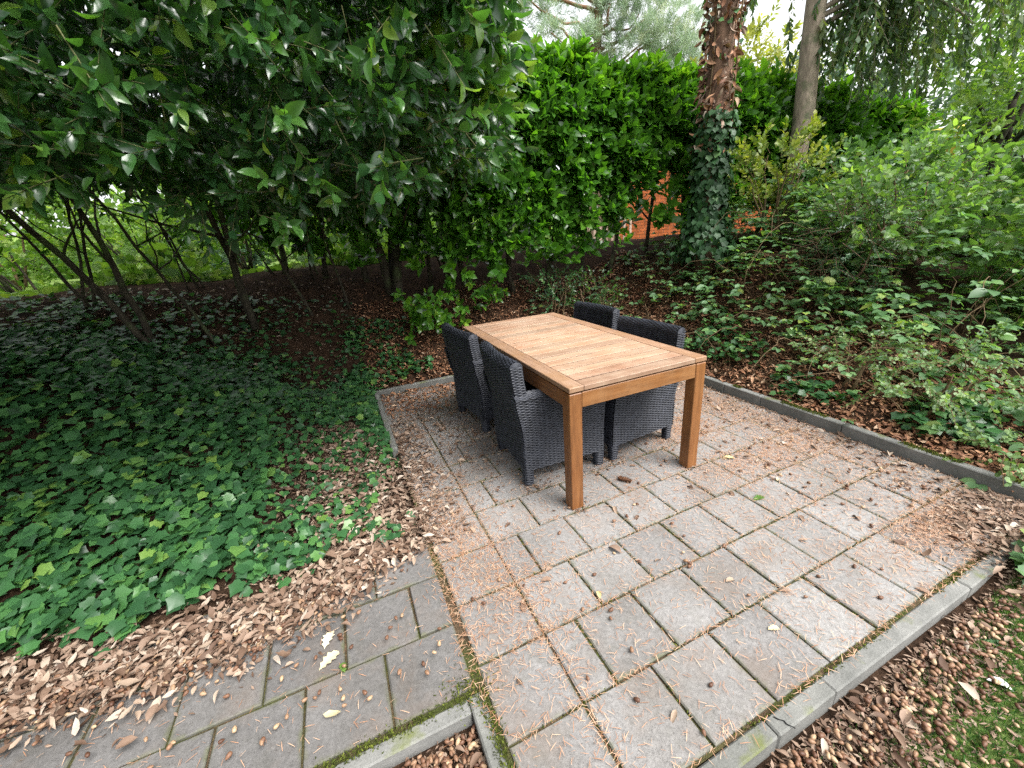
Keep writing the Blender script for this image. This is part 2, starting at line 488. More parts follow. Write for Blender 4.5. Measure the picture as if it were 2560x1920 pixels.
MT['trunk'] = bark_mat('conifer_bark', (0.13, 0.105, 0.08), (0.33, 0.27, 0.21), (12, 12, 4), 0.6, (0.11, 0.12, 0.07))
MT['redbark'] = bark_mat('red_brown_bark', (0.07, 0.042, 0.03), (0.20, 0.12, 0.08), (14, 14, 4), 0.8)
MT['pinebark'] = bark_mat('orange_pine_bark', (0.16, 0.085, 0.055), (0.34, 0.19, 0.12), (6, 6, 2), 0.6)
MT['orange'] = plain_mat('orange_brick', (0.36, 0.10, 0.032), 0.85, 0.2, 0.4, 9)
MT['mortar'] = plain_mat('mortar', (0.30, 0.20, 0.14), 0.95, 0.1)
MT['picket'] = plain_mat('pale_fence_wood', (0.46, 0.34, 0.27), 0.8, 0.2, 0.2)
MT['tile'] = plain_mat('mossy_yellow_tile', (0.48, 0.40, 0.08), 0.8, 0.2, 0.3, 5)
MT['cone'] = plain_mat('pine_cone_scale', (0.13, 0.06, 0.03), 0.7, 0.3, 0.5, 60)
MT['feather'] = plain_mat('white_petal', (0.72, 0.72, 0.72), 0.7, 0.3, 0.08)
MT['cream'] = litter_mat('cream_dead_leaf', [(0.0, (0.48, 0.38, 0.18)), (0.5, (0.55, 0.46, 0.26)), (1.0, (0.62, 0.58, 0.42))])
MT['berry'] = plain_mat('red_berry', (0.50, 0.035, 0.015), 0.3, 0.5, 0.2)

# ------------------------------------------------------------------ leaf templates (unit length along +Y, upper side +Z)
def t_ellipse(width=0.42, fold=0.16, curl=0.12, seg=4, tip=1.0, wavy=0.0, twist=0.0):
    V = [(0, 0, 0)]
    ts = np.linspace(0, 1, seg + 1)[1:-1]
    for i, t in enumerate(ts):
        w = width / 2 * (math.sin(PI * t ** (0.85)) ** 0.75) * (1 + (tip - 1) * t)
        z = -curl * (t - 0.35) ** 2 * 2
        wv = wavy * (-1) ** i
        V += [(-w, t, z + fold * w * 2 + wv + twist * t * w), (0, t, z), (w, t, z + fold * w * 2 - wv - twist * t * w)]
    V.append((0, 1, -curl * 0.9))
    n = len(ts); Fq = []; Ft = [[0, 2, 1], [0, 3, 2]]
    for i in range(n - 1):
        a = 1 + 3 * i
        Fq += [[a, a + 1, a + 4, a + 3], [a + 1, a + 2, a + 5, a + 4]]
    a = 1 + 3 * (n - 1); e = len(V) - 1
    Ft += [[a, a + 1, e], [a + 1, a + 2, e]]
    return np.array(V, float), [np.array(Fq, int).reshape(-1, 4), np.array(Ft, int)]

def t_fan(outline, fold=0.12, droop=0.1, cy=0.35):
    o = np.array(outline, float)
    z = fold * np.abs(o[:, 0]) - droop * (o[:, 1] - cy) ** 2 - 0.25 * droop * np.abs(o[:, 0])
    V = np.concatenate([[[0, cy, 0]], np.column_stack([o, z])])
    n = len(o)
    Fc = np.array([[0, i + 1, (i + 1) % n + 1] for i in range(n)])
    return V, [Fc]

IVY = [(0, 0.0), (0.20, -0.09), (0.44, 0.03), (0.41, 0.24), (0.55, 0.46), (0.33, 0.62), (0.17, 0.78), (0.0, 1.0)]
IVY = IVY + [(-x, y) for x, y in IVY[-2:0:-1]]
OAK = [(0, 0), (0.07, 0.14), (0.20, 0.22), (0.13, 0.33), (0.29, 0.45), (0.18, 0.54), (0.32, 0.68), (0.18, 0.76), (0.2, 0.9), (0, 1.0)]
OAK = OAK + [(-x, y) for x, y in OAK[-2:0:-1]]
OVAL = [(0, 0), (0.22, 0.12), (0.34, 0.35), (0.26, 0.68), (0, 1.0), (-0.26, 0.68), (-0.34, 0.35), (-0.22, 0.12)]
SPIKY = [(0, 0), (0.10, 0.12), (0.24, 0.16), (0.16, 0.30), (0.28, 0.40), (0.18, 0.52), (0.26, 0.64), (0.13, 0.76), (0, 1.0)]
SPIKY = SPIKY + [(-x, y) for x, y in SPIKY[-2:0:-1]]
T_LAUREL = t_ellipse(0.46, 0.13, 0.16, 4, 1.15)
T_HOLLY = t_ellipse(0.46, 0.20, 0.18, 5, 1.0, 0.012)
T_HOLLY2 = t_fan(SPIKY, 0.25, 0.3, 0.45)
T_IVY = t_fan(IVY, 0.16, 0.2, 0.3)
T_BRAM = t_fan(OVAL, 0.22, 0.25, 0.4)
T_ROUND = t_fan([(0, 0), (0.34, 0.2), (0.42, 0.55), (0.2, 0.95), (-0.2, 0.95), (-0.42, 0.55), (-0.34, 0.2)], 0.15, 0.1, 0.5)
T_LIT = [t_ellipse(wd, f, c, 4, 1.0, w, tw) for wd, f, c, w, tw in ((.36, 0.35, 0.35, 0.0, 0.4), (.42, 0.15, -0.3, 0.02, -0.5), (.30, -0.3, 0.45, 0.015, 0.9), (.46, 0.5, 0.15, 0.0, 0.1))]
T_OAK = t_fan(OAK, 0.25, 0.35, 0.5)
T_DIAM = (np.array([(0, 0, 0), (-0.2, 0.5, 0.04), (0.2, 0.5, 0.04), (0, 1, -0.05), ], float), [np.array([[0, 2, 3, 1]])])
T_CLUMP = (np.array([(-.5, 0, 0), (-.1, -.45, .1), (.45, -.15, -.05), (.5, .35, .1), (.05, .55, 0), (-.4, .4, .12)], float), [np.array([[0, 1, 2], [0, 2, 3], [0, 3, 4], [0, 4, 5]])])
_a = np.arange(4) / 4 * 2 * PI
T_NEEDLE = (np.array([(0.02, 0, 0.0), (-0.02, 0, 0), (0.012, 1, 0.012), (-0.012, 1, 0.012), (0.03, 0.5, 0.03), (-0.03, 0.5, 0.03)], float), [np.array([[0, 4, 5, 1], [4, 2, 3, 5]])])

def t_acorn():
    prof = [(0, 0), (0.24, 0.06), (0.33, 0.28), (0.32, 0.55), (0.20, 0.84), (0.03, 1.0)]
    V, Fc = [], []
    n = 7
    for r, y in prof:
        for k in range(n):
            a = k / n * 2 * PI
            V.append((r * math.cos(a), y - 0.5, r * math.sin(a) + 0.32))
    Q = []
    for i in range(len(prof) - 1):
        for k in range(n):
            a, b = i * n + k, i * n + (k + 1) % n
            Q.append([a, b, b + n, a + n])
    return np.array(V), [np.array(Q)]
T_ACORN = t_acorn()

def frames(axis, nrm):
    a = norm(axis)
    n = norm(nrm - (nrm * a).sum(-1, keepdims=True) * a)
    return np.stack([np.cross(a, n), a, n], -1)          # columns: x, y, z

def build_leaves(name, tmpl, P, Rm, size, tint, mat, parent=None, smooth=True, kind=None, wscale=None):
    tv, tf = tmpl
    k, n = len(tv), len(P)
    sz = np.broadcast_to(size, (n,))
    T = np.broadcast_to(tv, (n, k, 3)).copy() * sz[:, None, None]
    if wscale is not None:
        T[:, :, 0] *= np.broadcast_to(wscale, (n,))[:, None]
    V = np.einsum('nij,nkj->nki', Rm, T) + P[:, None, :]
    off = (np.arange(n) * k)[:, None, None]
    Fc = [(f[None] + off).reshape(-1, f.shape[1]) for f in tf if len(f)]
    me = mesh(name, V.reshape(-1, 3), Fc, mat, smooth, np.repeat(np.broadcast_to(tint, (n,)), k))
    o = link(name, me, parent)
    if parent is not None and tuple(parent.location) != (0, 0, 0):
        o.matrix_parent_inverse = Matrix.Translation(-Vector(parent.location))
    if kind: o['kind'] = kind
    return o

_unit = {}
def unit_mesh(name, tmpl, mat):
    key = (id(tmpl[0]), mat.name)
    if key not in _unit:
        _unit[key] = mesh(name, tmpl[0], tmpl[1], mat, True, np.full(len(tmpl[0]), -1.0))
    return _unit[key]

def front_most(P, size, n, cell=16.0, tol=0.25, min_px=9.0, ray=None):
    u, v, d = project(P)
    ok = (u > -30) & (u < IMG_W + 30) & (v > -30) & (v < IMG_H + 30) & (d > 0.2)
    px = size * F_PX / np.maximum(d, 0.2)
    ix = (u / cell).astype(int); iy = (v / cell).astype(int)
    key = ix * 1000 + iy
    near = {}
    for i in np.nonzero(ok)[0]:
        kk = key[i]
        if kk not in near or d[i] < near[kk]: near[kk] = d[i]
    idx = [i for i in np.nonzero(ok)[0] if d[i] <= near[key[i]] + tol and px[i] >= min_px]
    idx = np.array(idx, int)
    if len(idx) > n:
        idx = idx[np.argsort(-px[idx])[:n]]
    return idx

def leaf_objects(name, tmpl, P, Rm, size, idx, mat, parent=None):
    me = unit_mesh(name, tmpl, mat)
    obs = []
    pl = Vector(parent.location) if parent is not None else Vector((0, 0, 0))
    sz = np.broadcast_to(size, (len(P),))
    for i in idx:
        o = bpy.data.objects.new(name, me)
        COL.objects.link(o)
        Mx = Matrix.Identity(4)
        s = float(sz[i])
        for r in range(3):
            for c in range(3): Mx[r][c] = float(Rm[i, r, c]) * s
            Mx[r][3] = float(P[i, r]) - pl[r]
        if parent is not None: o.parent = parent
        o.matrix_basis = Mx
        obs.append(o)
    return obs

def foliage(parent, tmpl, P, Rm, size, tint, mat, n_solo=300, min_px=11.0, name='foliage', solo='leaf', ws=None):
    """the leaves that show largest become parts of their own, the rest one mesh"""
    idx = front_most(P, size, n_solo, min_px=min_px) if n_solo else np.array([], int)
    keep = np.ones(len(P), bool); keep[idx] = False
    leaf_objects(solo, tmpl, P, Rm, size, idx, mat, parent)
    if not keep.any(): return None
    return build_leaves(name, tmpl, P[keep], Rm[keep], np.broadcast_to(size, (len(P),))[keep], np.broadcast_to(tint, (len(P),))[keep], mat, parent, True, 'stuff', ws)

def shoots(P, D, L, nl, size, ang0=65, ang1=25, up=0.5, jit=0.25, droop=0.15, t0=0.15):
    """leaves set spirally along shoots -> positions, frames, sizes"""
    n = len(P); D = norm(D); L = np.broadcast_to(L, (n,)); size = np.broadcast_to(size, (n,))
    ref = np.where(np.abs(D[:, 2:3]) > 0.9, np.array([[1., 0, 0]]), np.array([[0, 0, 1.]]))
    e1 = norm(np.cross(D, ref)); e2 = np.cross(e1, D)
    ph0 = U(0, 2 * PI, n)
    k = np.arange(nl)
    t = t0 + (1 - t0) * (k + 0.5) / nl
    ph = ph0[:, None] + 2.4 * k[None, :] + U(-.4, .4, (n, nl))
    rad = np.cos(ph)[..., None] * e1[:, None] + np.sin(ph)[..., None] * e2[:, None]
    an = np.radians(ang0 + (ang1 - ang0) * t)[None, :, None]
    ax = D[:, None] * np.cos(an) + rad * np.sin(an)
    ax = ax + rng.normal(size=ax.shape) * jit * 0.5; ax[..., 2] -= droop
    nr = D[:, None] * np.sin(an) - rad * np.cos(an)
    nr = norm(nr) + np.array([0, 0, up]) + rng.normal(size=nr.shape) * jit
    pos = P[:, None] + D[:, None] * (L[:, None] * t[None, :])[..., None]
    pos[..., 2] -= (droop * 0.3 * L[:, None] * t[None, :] ** 2)
    sz = size[:, None] * U(0.7, 1.15, (n, nl)) * (1 - 0.25 * (t[None, :] > .9))
    return pos.reshape(-1, 3), frames(ax.reshape(-1, 3), nr.reshape(-1, 3)), sz.ravel(), np.repeat(np.arange(n), nl)

def sticks(P, D, L, r, mat, name, parent, droop=0.05):
    n = len(P); D = norm(D); L = np.broadcast_to(L, (n,)); r = np.broadcast_to(r, (n,))
    ref = np.where(np.abs(D[:, 2:3]) > 0.9, np.array([[1., 0, 0]]), np.array([[0, 0, 1.]]))
    e1 = norm(np.cross(D, ref)); e2 = np.cross(e1, D)
    V = np.zeros((n, 9, 3))
    for j, (t, rr) in enumerate(((0, 1), (.5, .75), (1, .35))):
        c = P + D * (L * t)[:, None]; c = c - np.array([0, 0, 1]) * (droop * L * t * t)[:, None]
        for k in range(3):
            a = k * 2 * PI / 3
            V[:, 3 * j + k] = c + (r * rr)[:, None] * (math.cos(a) * e1 + math.sin(a) * e2)
    f = []
    for j in range(2):
        for k in range(3):
            f.append([3 * j + k, 3 * j + (k + 1) % 3, 3 * j + 3 + (k + 1) % 3, 3 * j + 3 + k])
    f = np.array(f)
    Fc = (f[None] + (np.arange(n) * 9)[:, None, None]).reshape(-1, 4)
    o = link(name, mesh(name, V.reshape(-1, 3), [Fc], mat, True), parent)
    if parent is not None: o.matrix_parent_inverse = Matrix.Translation(-Vector(parent.location))
    o['kind'] = 'stuff'
    return o

def pmesh(name, me, parent):
    """world-space mesh under a thing"""
    o = link(name, me, parent)
    o.matrix_parent_inverse = Matrix.Translation(-Vector(parent.location))
    return o

# ------------------------------------------------------------------ terrain
def prof(d):
    return np.interp(d, [0, .3, .6, 1.0, 1.4, 1.8, 2.4, 4, 8, 70], [0, .17, .42, .80, 1.10, 1.28, 1.33, 1.22, 1.12, 1.1])

def hz(x, y):
    x = np.asarray(x, float); y = np.asarray(y, float)
    dr = np.maximum(x - 2.27, 0); db = np.maximum(y - 2.81, 0); dl = np.maximum(-0.92 - x, 0) * 0.5
    fR = sstep(y, -1.3, 1.6); fL = sstep(y, 0.15, 2.5)
    z_b = 0.04 + prof(np.hypot(np.hypot(dr, db), dl))
    side = np.where(dr > 0, fR, np.where(dl > 0, fL, 1.0))
    z = np.where((dr > 0) | (db > 0) | (dl > 0), 0.05 * np.where(dl > 0, fL, 1) + (z_b - 0.05) * side, -0.06)
    inside_path = (x < -0.9) & (y < 0.25) & (y > -0.75)
    z = np.where(inside_path, -0.06 + 0.055 * sstep(y, 0.17, 0.25), z)
    z = np.where((x >= 2.27) & (y < -1.0), np.maximum(z, 0.05) - 0.12 * sstep(-y, 1.0, 1.7), z)
    z = np.where((x > 1.25) & (y < -1.29), -0.075 + 0.09 * sstep(x, 1.3, 1.75), z)
    front = ((y < -1.27) & (x < 1.25)) | ((y < -1.27) & (y > -1.29)) | ((y < -0.75) & (x < -0.87))
    z = np.where(front & (x < 2.27), -0.075 + 0.0 * z, z)
    bump = 0.02 * (np.sin(3.1 * x + 1.3 * y) + np.sin(2.3 * y - 1.7 * x + 1) + 0.6 * np.sin(7 * x) * np.sin(6.1 * y))
    return z + bump * np.where(z > 0.08, 1.0, 0.15)

gx = np.unique(np.concatenate([np.linspace(-90, -8, 14), np.arange(-8, -4.4, .2), np.arange(-4.4, 5.0, .065), np.arange(5.0, 9, .25), np.linspace(9, 90, 14)]))
gy = np.unique(np.concatenate([np.linspace(-40, -4, 8), np.arange(-4, -2.2, .2), np.arange(-2.2, 5.2, .065), np.arange(5.2, 9, .25), np.linspace(9, 110, 16)]))
XX, YY = np.meshgrid(gx, gy, indexing='ij')
ZZ = hz(XX, YY)
lawn = np.where((YY > 5.6) | (XX < -7) | (XX > 9), 1.0, 0.0)
lawn = np.where((YY < -1.33) & (XX > -0.8), 0.25 + 0.75 * sstep(-YY + 0.16 * XX, 1.42, 1.66), lawn)
nx, ny = len(gx), len(gy)
ii = np.arange(nx - 1)[:, None] * ny + np.arange(ny - 1)[None, :]
GQ = np.stack([ii, ii + ny, ii + ny + 1, ii + 1], -1).reshape(-1, 4)
ground = link('ground', mesh('ground', np.column_stack([XX.ravel(), YY.ravel(), ZZ.ravel()]), [GQ], MT['ground'], True, lawn.ravel()))
tag(ground, 'earth banks and lawn round the sunken terrace', kind='structure')

# ------------------------------------------------------------------ paving
TH = 0.0109
GX0, GY0, PITCH = -0.5313, -0.0190, 0.303
ct, st_ = math.cos(TH), math.sin(TH)
def g2w(x, y): return (GX0 + ct * x - st_ * y, GY0 + st_ * x + ct * y)

def slab_mesh(w, d, seed, mat='slab'):
    r = np.random.default_rng(seed)
    V, Fc = box_vf(-w / 2, -d / 2, -0.05, w / 2, d / 2, 0.0, 0.005)
    V[:, :2] += r.normal(size=(len(V), 2)) * 0.0009
    return mesh('paving_slab', V, Fc, MT[mat])
GAP = 0.0095
full = [slab_mesh(PITCH - GAP, PITCH - GAP, k) for k in range(5)]
half = [slab_mesh(PITCH / 2 - GAP, PITCH - GAP, 20 + k) for k in range(2)]

def slab(parent, me, gxc, gyc):
    o = bpy.data.objects.new('paving_slab', me)
    COL.objects.link(o)
    o.parent = parent
    x, y = g2w(gxc, gyc)
    o.location = (x + U(-.0015, .0015), y + U(-.0015, .0015), U(-.004, .003))
    o.rotation_euler = (U(-.007, .007), U(-.007, .007), TH + U(-.006, .006))

terrace = empty('paved_terrace')
tag(terrace, 'terrace of square grey concrete slabs under the table', kind='structure')
for j in range(-4, 9):                               # row j spans y in [j, j+1] * PITCH
    slab(terrace, full[int(U(0, 5))], -0.5 * PITCH, (j + .5) * PITCH)
    off = 0.5 if j % 2 else 0.0
    # rows alternate: the photograph's row just below the table's front leg starts with a half slab
    start = 0.0
    if j % 2:
        slab(terrace, half[int(U(0, 2))], 0.25 * PITCH, (j + .5) * PITCH); start = 0.5
    i = start
    while i + 1 <= 9.01:
        slab(terrace, full[int(U(0, 5))], (i + .5) * PITCH, (j + .5) * PITCH); i += 1
    if 9.0 - i > 0.3:
        slab(terrace, half[int(U(0, 2))], (i + .25) * PITCH, (j + .5) * PITCH)
bx0, by0, bx1, by1 = -0.86, -1.235, 2.215, 2.76
bedV = [(bx0, by0, -0.014), (bx1, by0, -0.014), (bx1, by1, -0.014), (bx0, by1, -0.014)]
o = link('joint_soil', mesh('joint_soil', bedV, [[0, 1, 2, 3]], MT['bed']), terrace)

path = empty('garden_path')
tag(path, 'grey slab path running left from the terrace', kind='structure')
PX0, PY0 = -0.862, -0.705
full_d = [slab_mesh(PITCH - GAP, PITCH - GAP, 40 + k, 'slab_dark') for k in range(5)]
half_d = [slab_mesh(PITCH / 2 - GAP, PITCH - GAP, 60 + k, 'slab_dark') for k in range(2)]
for j in range(3):
    off = (0.5, 0.0, 0.5)[j] if j != 0 else 0.0
    x = PX0
    first = True
    k = 0
    while x > -4.0:
        w = PITCH
        if first and j in (1,): w = PITCH / 2
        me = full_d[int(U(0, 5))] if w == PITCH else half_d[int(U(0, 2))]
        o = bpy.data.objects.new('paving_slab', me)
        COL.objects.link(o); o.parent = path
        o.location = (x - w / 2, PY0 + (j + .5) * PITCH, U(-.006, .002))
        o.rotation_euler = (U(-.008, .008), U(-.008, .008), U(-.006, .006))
        x -= w; first = False
o = link('joint_soil', mesh('joint_soil', [(-4.2, -0.725, -0.014), (-0.86, -0.725, -0.014), (-0.86, 0.21, -0.014), (-4.2, 0.21, -0.014)], [[0, 1, 2, 3]], MT['bed']), path)

# ------------------------------------------------------------------ kerbs
def kerb_run(name, label, a, b, thick, ztop, zbot, n, split=None, gap=0.003):
    """a row of edging stones from a to b; thick to the left of the run"""
    t = empty(name)
    tag(t, label, kind='structure')
    a = np.array(a, float); b = np.array(b, float)
    L = np.linalg.norm(b - a); d = (b - a) / L; s = np.array([-d[1], d[0]])
    cuts = np.linspace(0, L, n + 1) if split is None else np.array(split, float)
    for k in range(len(cuts) - 1):
        c0, c1 = cuts[k] + gap / 2, cuts[k + 1] - gap / 2
        m = (c0 + c1) / 2
        V, Fc = rbox(-(c1 - c0) / 2, -thick / 2, zbot, (c1 - c0) / 2, thick / 2, ztop, 0.006)
        o = link('kerb_stone', mesh('kerb_stone', V, Fc, MT['kerb']), t)
        c = a + d * m + s * thick / 2
        o.location = (c[0], c[1], U(-.004, .003))
        o.rotation_euler = (U(-.01, .01), U(-.003, .003), math.atan2(d[1], d[0]) + U(-.004, .004))
    return t
kerb_run('front_kerb', 'grey concrete edging along the front of the terrace', (-0.845, -1.305), (2.28, -1.27), 0.058, -0.002, -0.2, 3, [0, 0.84, 0.842 + 0.30, 2.1, 3.12])
kerb_run('side_kerb', 'short mossy edging between the terrace and the acorn bed', (-0.842, -1.9), (-0.842, -0.72), 0.055, 0.0, -0.2, 1)
kerb_run('path_kerb', 'mossy edging along the near side of the slab path', (-4.2, -0.785), (-0.90, -0.78), 0.055, -0.003, -0.2, 3)
kerb_run('right_kerb', 'raised concrete edging below the bramble bank', (2.275, -1.26), (2.275, 2.80), 0.06, 0.085, -0.15, 4, [0, 1.05, 1.70, 2.08, 3.05, 4.06])
kerb_run('back_kerb', 'raised edging along the back of the terrace', (-0.91, 2.755), (2.21, 2.765), 0.055, 0.06, -0.15, 3)
kerb_run('left_kerb', 'weathered edging beside the ivy', (-0.848, 1.30), (-0.848, 2.75), 0.05, 0.055, -0.15, 2)
# crack across the front kerb
ck = []
for k, (fx, fy) in enumerate([(0.028, -1.250), (0.034, -1.262), (0.046, -1.272), (0.045, -1.284), (0.055, -1.2965), (0.058, -1.3035)]):
    ck.append((fx, fy))
V = []; w = 0.0022
for fx, fy in ck: V += [(fx - w, fy, 0.0035), (fx + w, fy, 0.0035)]
crk = link('crack', mesh('crack', V, [[2 * k, 2 * k + 1, 2 * k + 3, 2 * k + 2] for k in range(len(ck) - 1)], MT['dark']), bpy.data.objects['front_kerb'])

# ------------------------------------------------------------------ table
TW, TL, TZ = 1.0005, 1.979, 0.799
table = empty('garden_table', (0, 0, 0))
tag(table, 'rectangular hardwood garden table with slatted weathered top and square legs', 'table')
def tbox(name, c0, c1, mat, b=0.003):
    c0 = np.array(c0); c1 = np.array(c1); m = (c0 + c1) / 2
    V, Fc = rbox(*(c0 - m), *(c1 - m), b)
    o = link(name, mesh(name, V, Fc, MT[mat]), table, tuple(m))
    return o
LG = 0.082
TB = 0.030                                          # top thickness
GP = 0.009
AP = 0.092
for (x, y) in ((0, 0), (TW - LG, 0), (0, TL - LG), (TW - LG, TL - LG)):
    lg = tbox('leg', (x + .001, y + .001, 0.0), (x + LG, y + LG, TZ - TB - GP), 'var_z', 0.004)
FB = 0.095
za, zb = TZ - TB - GP - AP, TZ - TB - GP
tbox('apron_rail', (LG + .001, 0.004, za), (TW - LG - .001, 0.03, zb), 'var_x')
tbox('apron_rail', (LG + .001, TL - .03, za), (TW - LG - .001, TL - .004, zb), 'var_x')
tbox('apron_rail', (0.004, LG + .001, za), (0.03, TL - LG - .001, zb), 'var_y')
tbox('apron_rail', (TW - .03, LG + .001, za), (TW - .004, TL - LG - .001, zb), 'var_y')
tbox('side_board', (0, 0, TZ - TB), (FB, TL, TZ), 'wood_y')
tbox('side_board', (TW - FB, 0, TZ - TB), (TW, TL, TZ), 'wood_y')
tbox('end_board', (FB + .001, 0, TZ - TB), (TW - FB - .001, FB, TZ - .0005), 'wood_x')
tbox('end_board', (FB + .001, TL - FB, TZ - TB), (TW - FB - .001, TL, TZ - .0005), 'wood_x')
NS = 18
y0, y1 = FB + .006, TL - FB - .006
sp = (y1 - y0) / NS
for k in range(NS):
    tbox('slat', (FB + .004, y0 + k * sp + .0045, TZ - 0.032), (TW - FB - .004, y0 + (k + 1) * sp - .0045, TZ - .001 + U(-.0008, .0008)), 'wood_x', 0.002)
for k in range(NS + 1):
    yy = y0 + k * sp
    tbox('gap_shade_strip', (FB + .004, yy - .0044, TZ - .018), (TW - FB - .004, yy + .0044, TZ - .0035), 'gap_shade', .0005)  # added strip; its dark colour stands for the shade between slats
tbox('bearer', (0.45, 0.031, za + .02), (0.55, TL - .031, TZ - .0325), 'var_y')
tbox('gap_shade_liner', (.014, .014, TZ - TB - GP - .03), (.034 + .05, TL - .014, TZ - TB - .0005), 'gap_shade', .001)  # added liners, coloured dark as the shadow line under the top
tbox('gap_shade_liner', (TW - .084, .014, TZ - TB - GP - .03), (TW - .014, TL - .014, TZ - TB - .0005), 'gap_shade', .001)
tbox('gap_shade_liner', (.085, .014, TZ - TB - GP - .03), (TW - .085, .084, TZ - TB - .0005), 'gap_shade', .001)
tbox('gap_shade_liner', (.085, TL - .084, TZ - TB - GP - .03), (TW - .085, TL - .014, TZ - TB - .0005), 'gap_shade', .001)

# ------------------------------------------------------------------ wicker armchairs
ROWP, STK = 0.0096, 0.031
def wicker(mb, core, fn, ulen, vlen, out=None, amp=0.0036, ph=0):
    """strands along u over a surface fn(u, v) with u, v in 0..1; returns nothing, adds to mesh builders"""
    nu = max(4, int(round(ulen / (STK / 2)))); nv = max(2, int(round(vlen / ROWP)))
    u = np.linspace(0, 1, nu + 1); v = (np.arange(nv) + .5) / nv
    UU, VV = np.meshgrid(u, v)
    e = 1e-3
    P = fn(UU, VV); Pu = fn(np.clip(UU + e, 0, 1), VV) - fn(np.clip(UU - e, 0, 1), VV)
    Pv = fn(UU, np.clip(VV + e, 0, 1)) - fn(UU, np.clip(VV - e, 0, 1))
    N = norm(np.cross(Pu, Pv)); dv = norm(Pv)
    sg_ = 1.0 if np.mean((N * (P - np.array(out[1]) if isinstance(out, tuple) and out[0] == 'c' else np.array(out))).sum(-1)) > 0 else -1.0
    N = N * sg_
    k = np.arange(nu + 1)[None, :]; j = np.arange(nv)[:, None]
    w = amp * np.cos(PI * (k / 2 + j + ph)) + amp
    h = ROWP / 2 * 0.74
    pts = []
    for dy, dz in ((-h, -0.004), (-h * .5, 0.0018), (h * .5, 0.0018), (h, -0.004)):
        pts.append(P + dv * dy + N * (w + dz)[..., None])
    A = np.stack(pts, 2)                                # nv, nu+1, 4, 3
    V = A.reshape(-1, 3)
    base = (np.arange(nv)[:, None, None] * (nu + 1) + np.arange(nu)[None, :, None]) * 4 + np.arange(3)[None, None, :]
    Q = np.stack([base, base + 4, base + 5, base + 1], -1).reshape(-1, 4)
    mb.add(V, [Q])
    # core sheet just under the strands
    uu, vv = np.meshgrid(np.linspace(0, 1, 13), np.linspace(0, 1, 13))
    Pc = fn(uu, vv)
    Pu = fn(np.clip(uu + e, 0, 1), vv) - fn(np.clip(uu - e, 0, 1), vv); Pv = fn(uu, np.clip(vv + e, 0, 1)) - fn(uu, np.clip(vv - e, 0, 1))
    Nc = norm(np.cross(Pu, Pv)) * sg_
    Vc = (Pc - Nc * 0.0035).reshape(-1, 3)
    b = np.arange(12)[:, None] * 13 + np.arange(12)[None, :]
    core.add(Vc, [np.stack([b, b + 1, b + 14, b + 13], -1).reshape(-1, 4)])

def lerp(a, b, t): return a + (b - a) * t
def S3(x, y, z): return np.stack(np.broadcast_arrays(x, y, z), -1)

HW, DEP = 0.31, 0.60            # half width, depth; local x forward, y sideways
SEATZ, ARMZ, BACKZ = 0.43, 0.665, 0.885
def back_outer(z, s):           # rear surface: leans back above the seat, bowed outward in plan
    lean = -0.30 - 0.055 * sstep(z, 0.35, BACKZ)
    return lean - 0.028 * (1 - s * s) * sstep(z, .3, .8)
def side_y(z): return HW - 0.012 + 0.030 * sstep(z, 0.25, ARMZ)

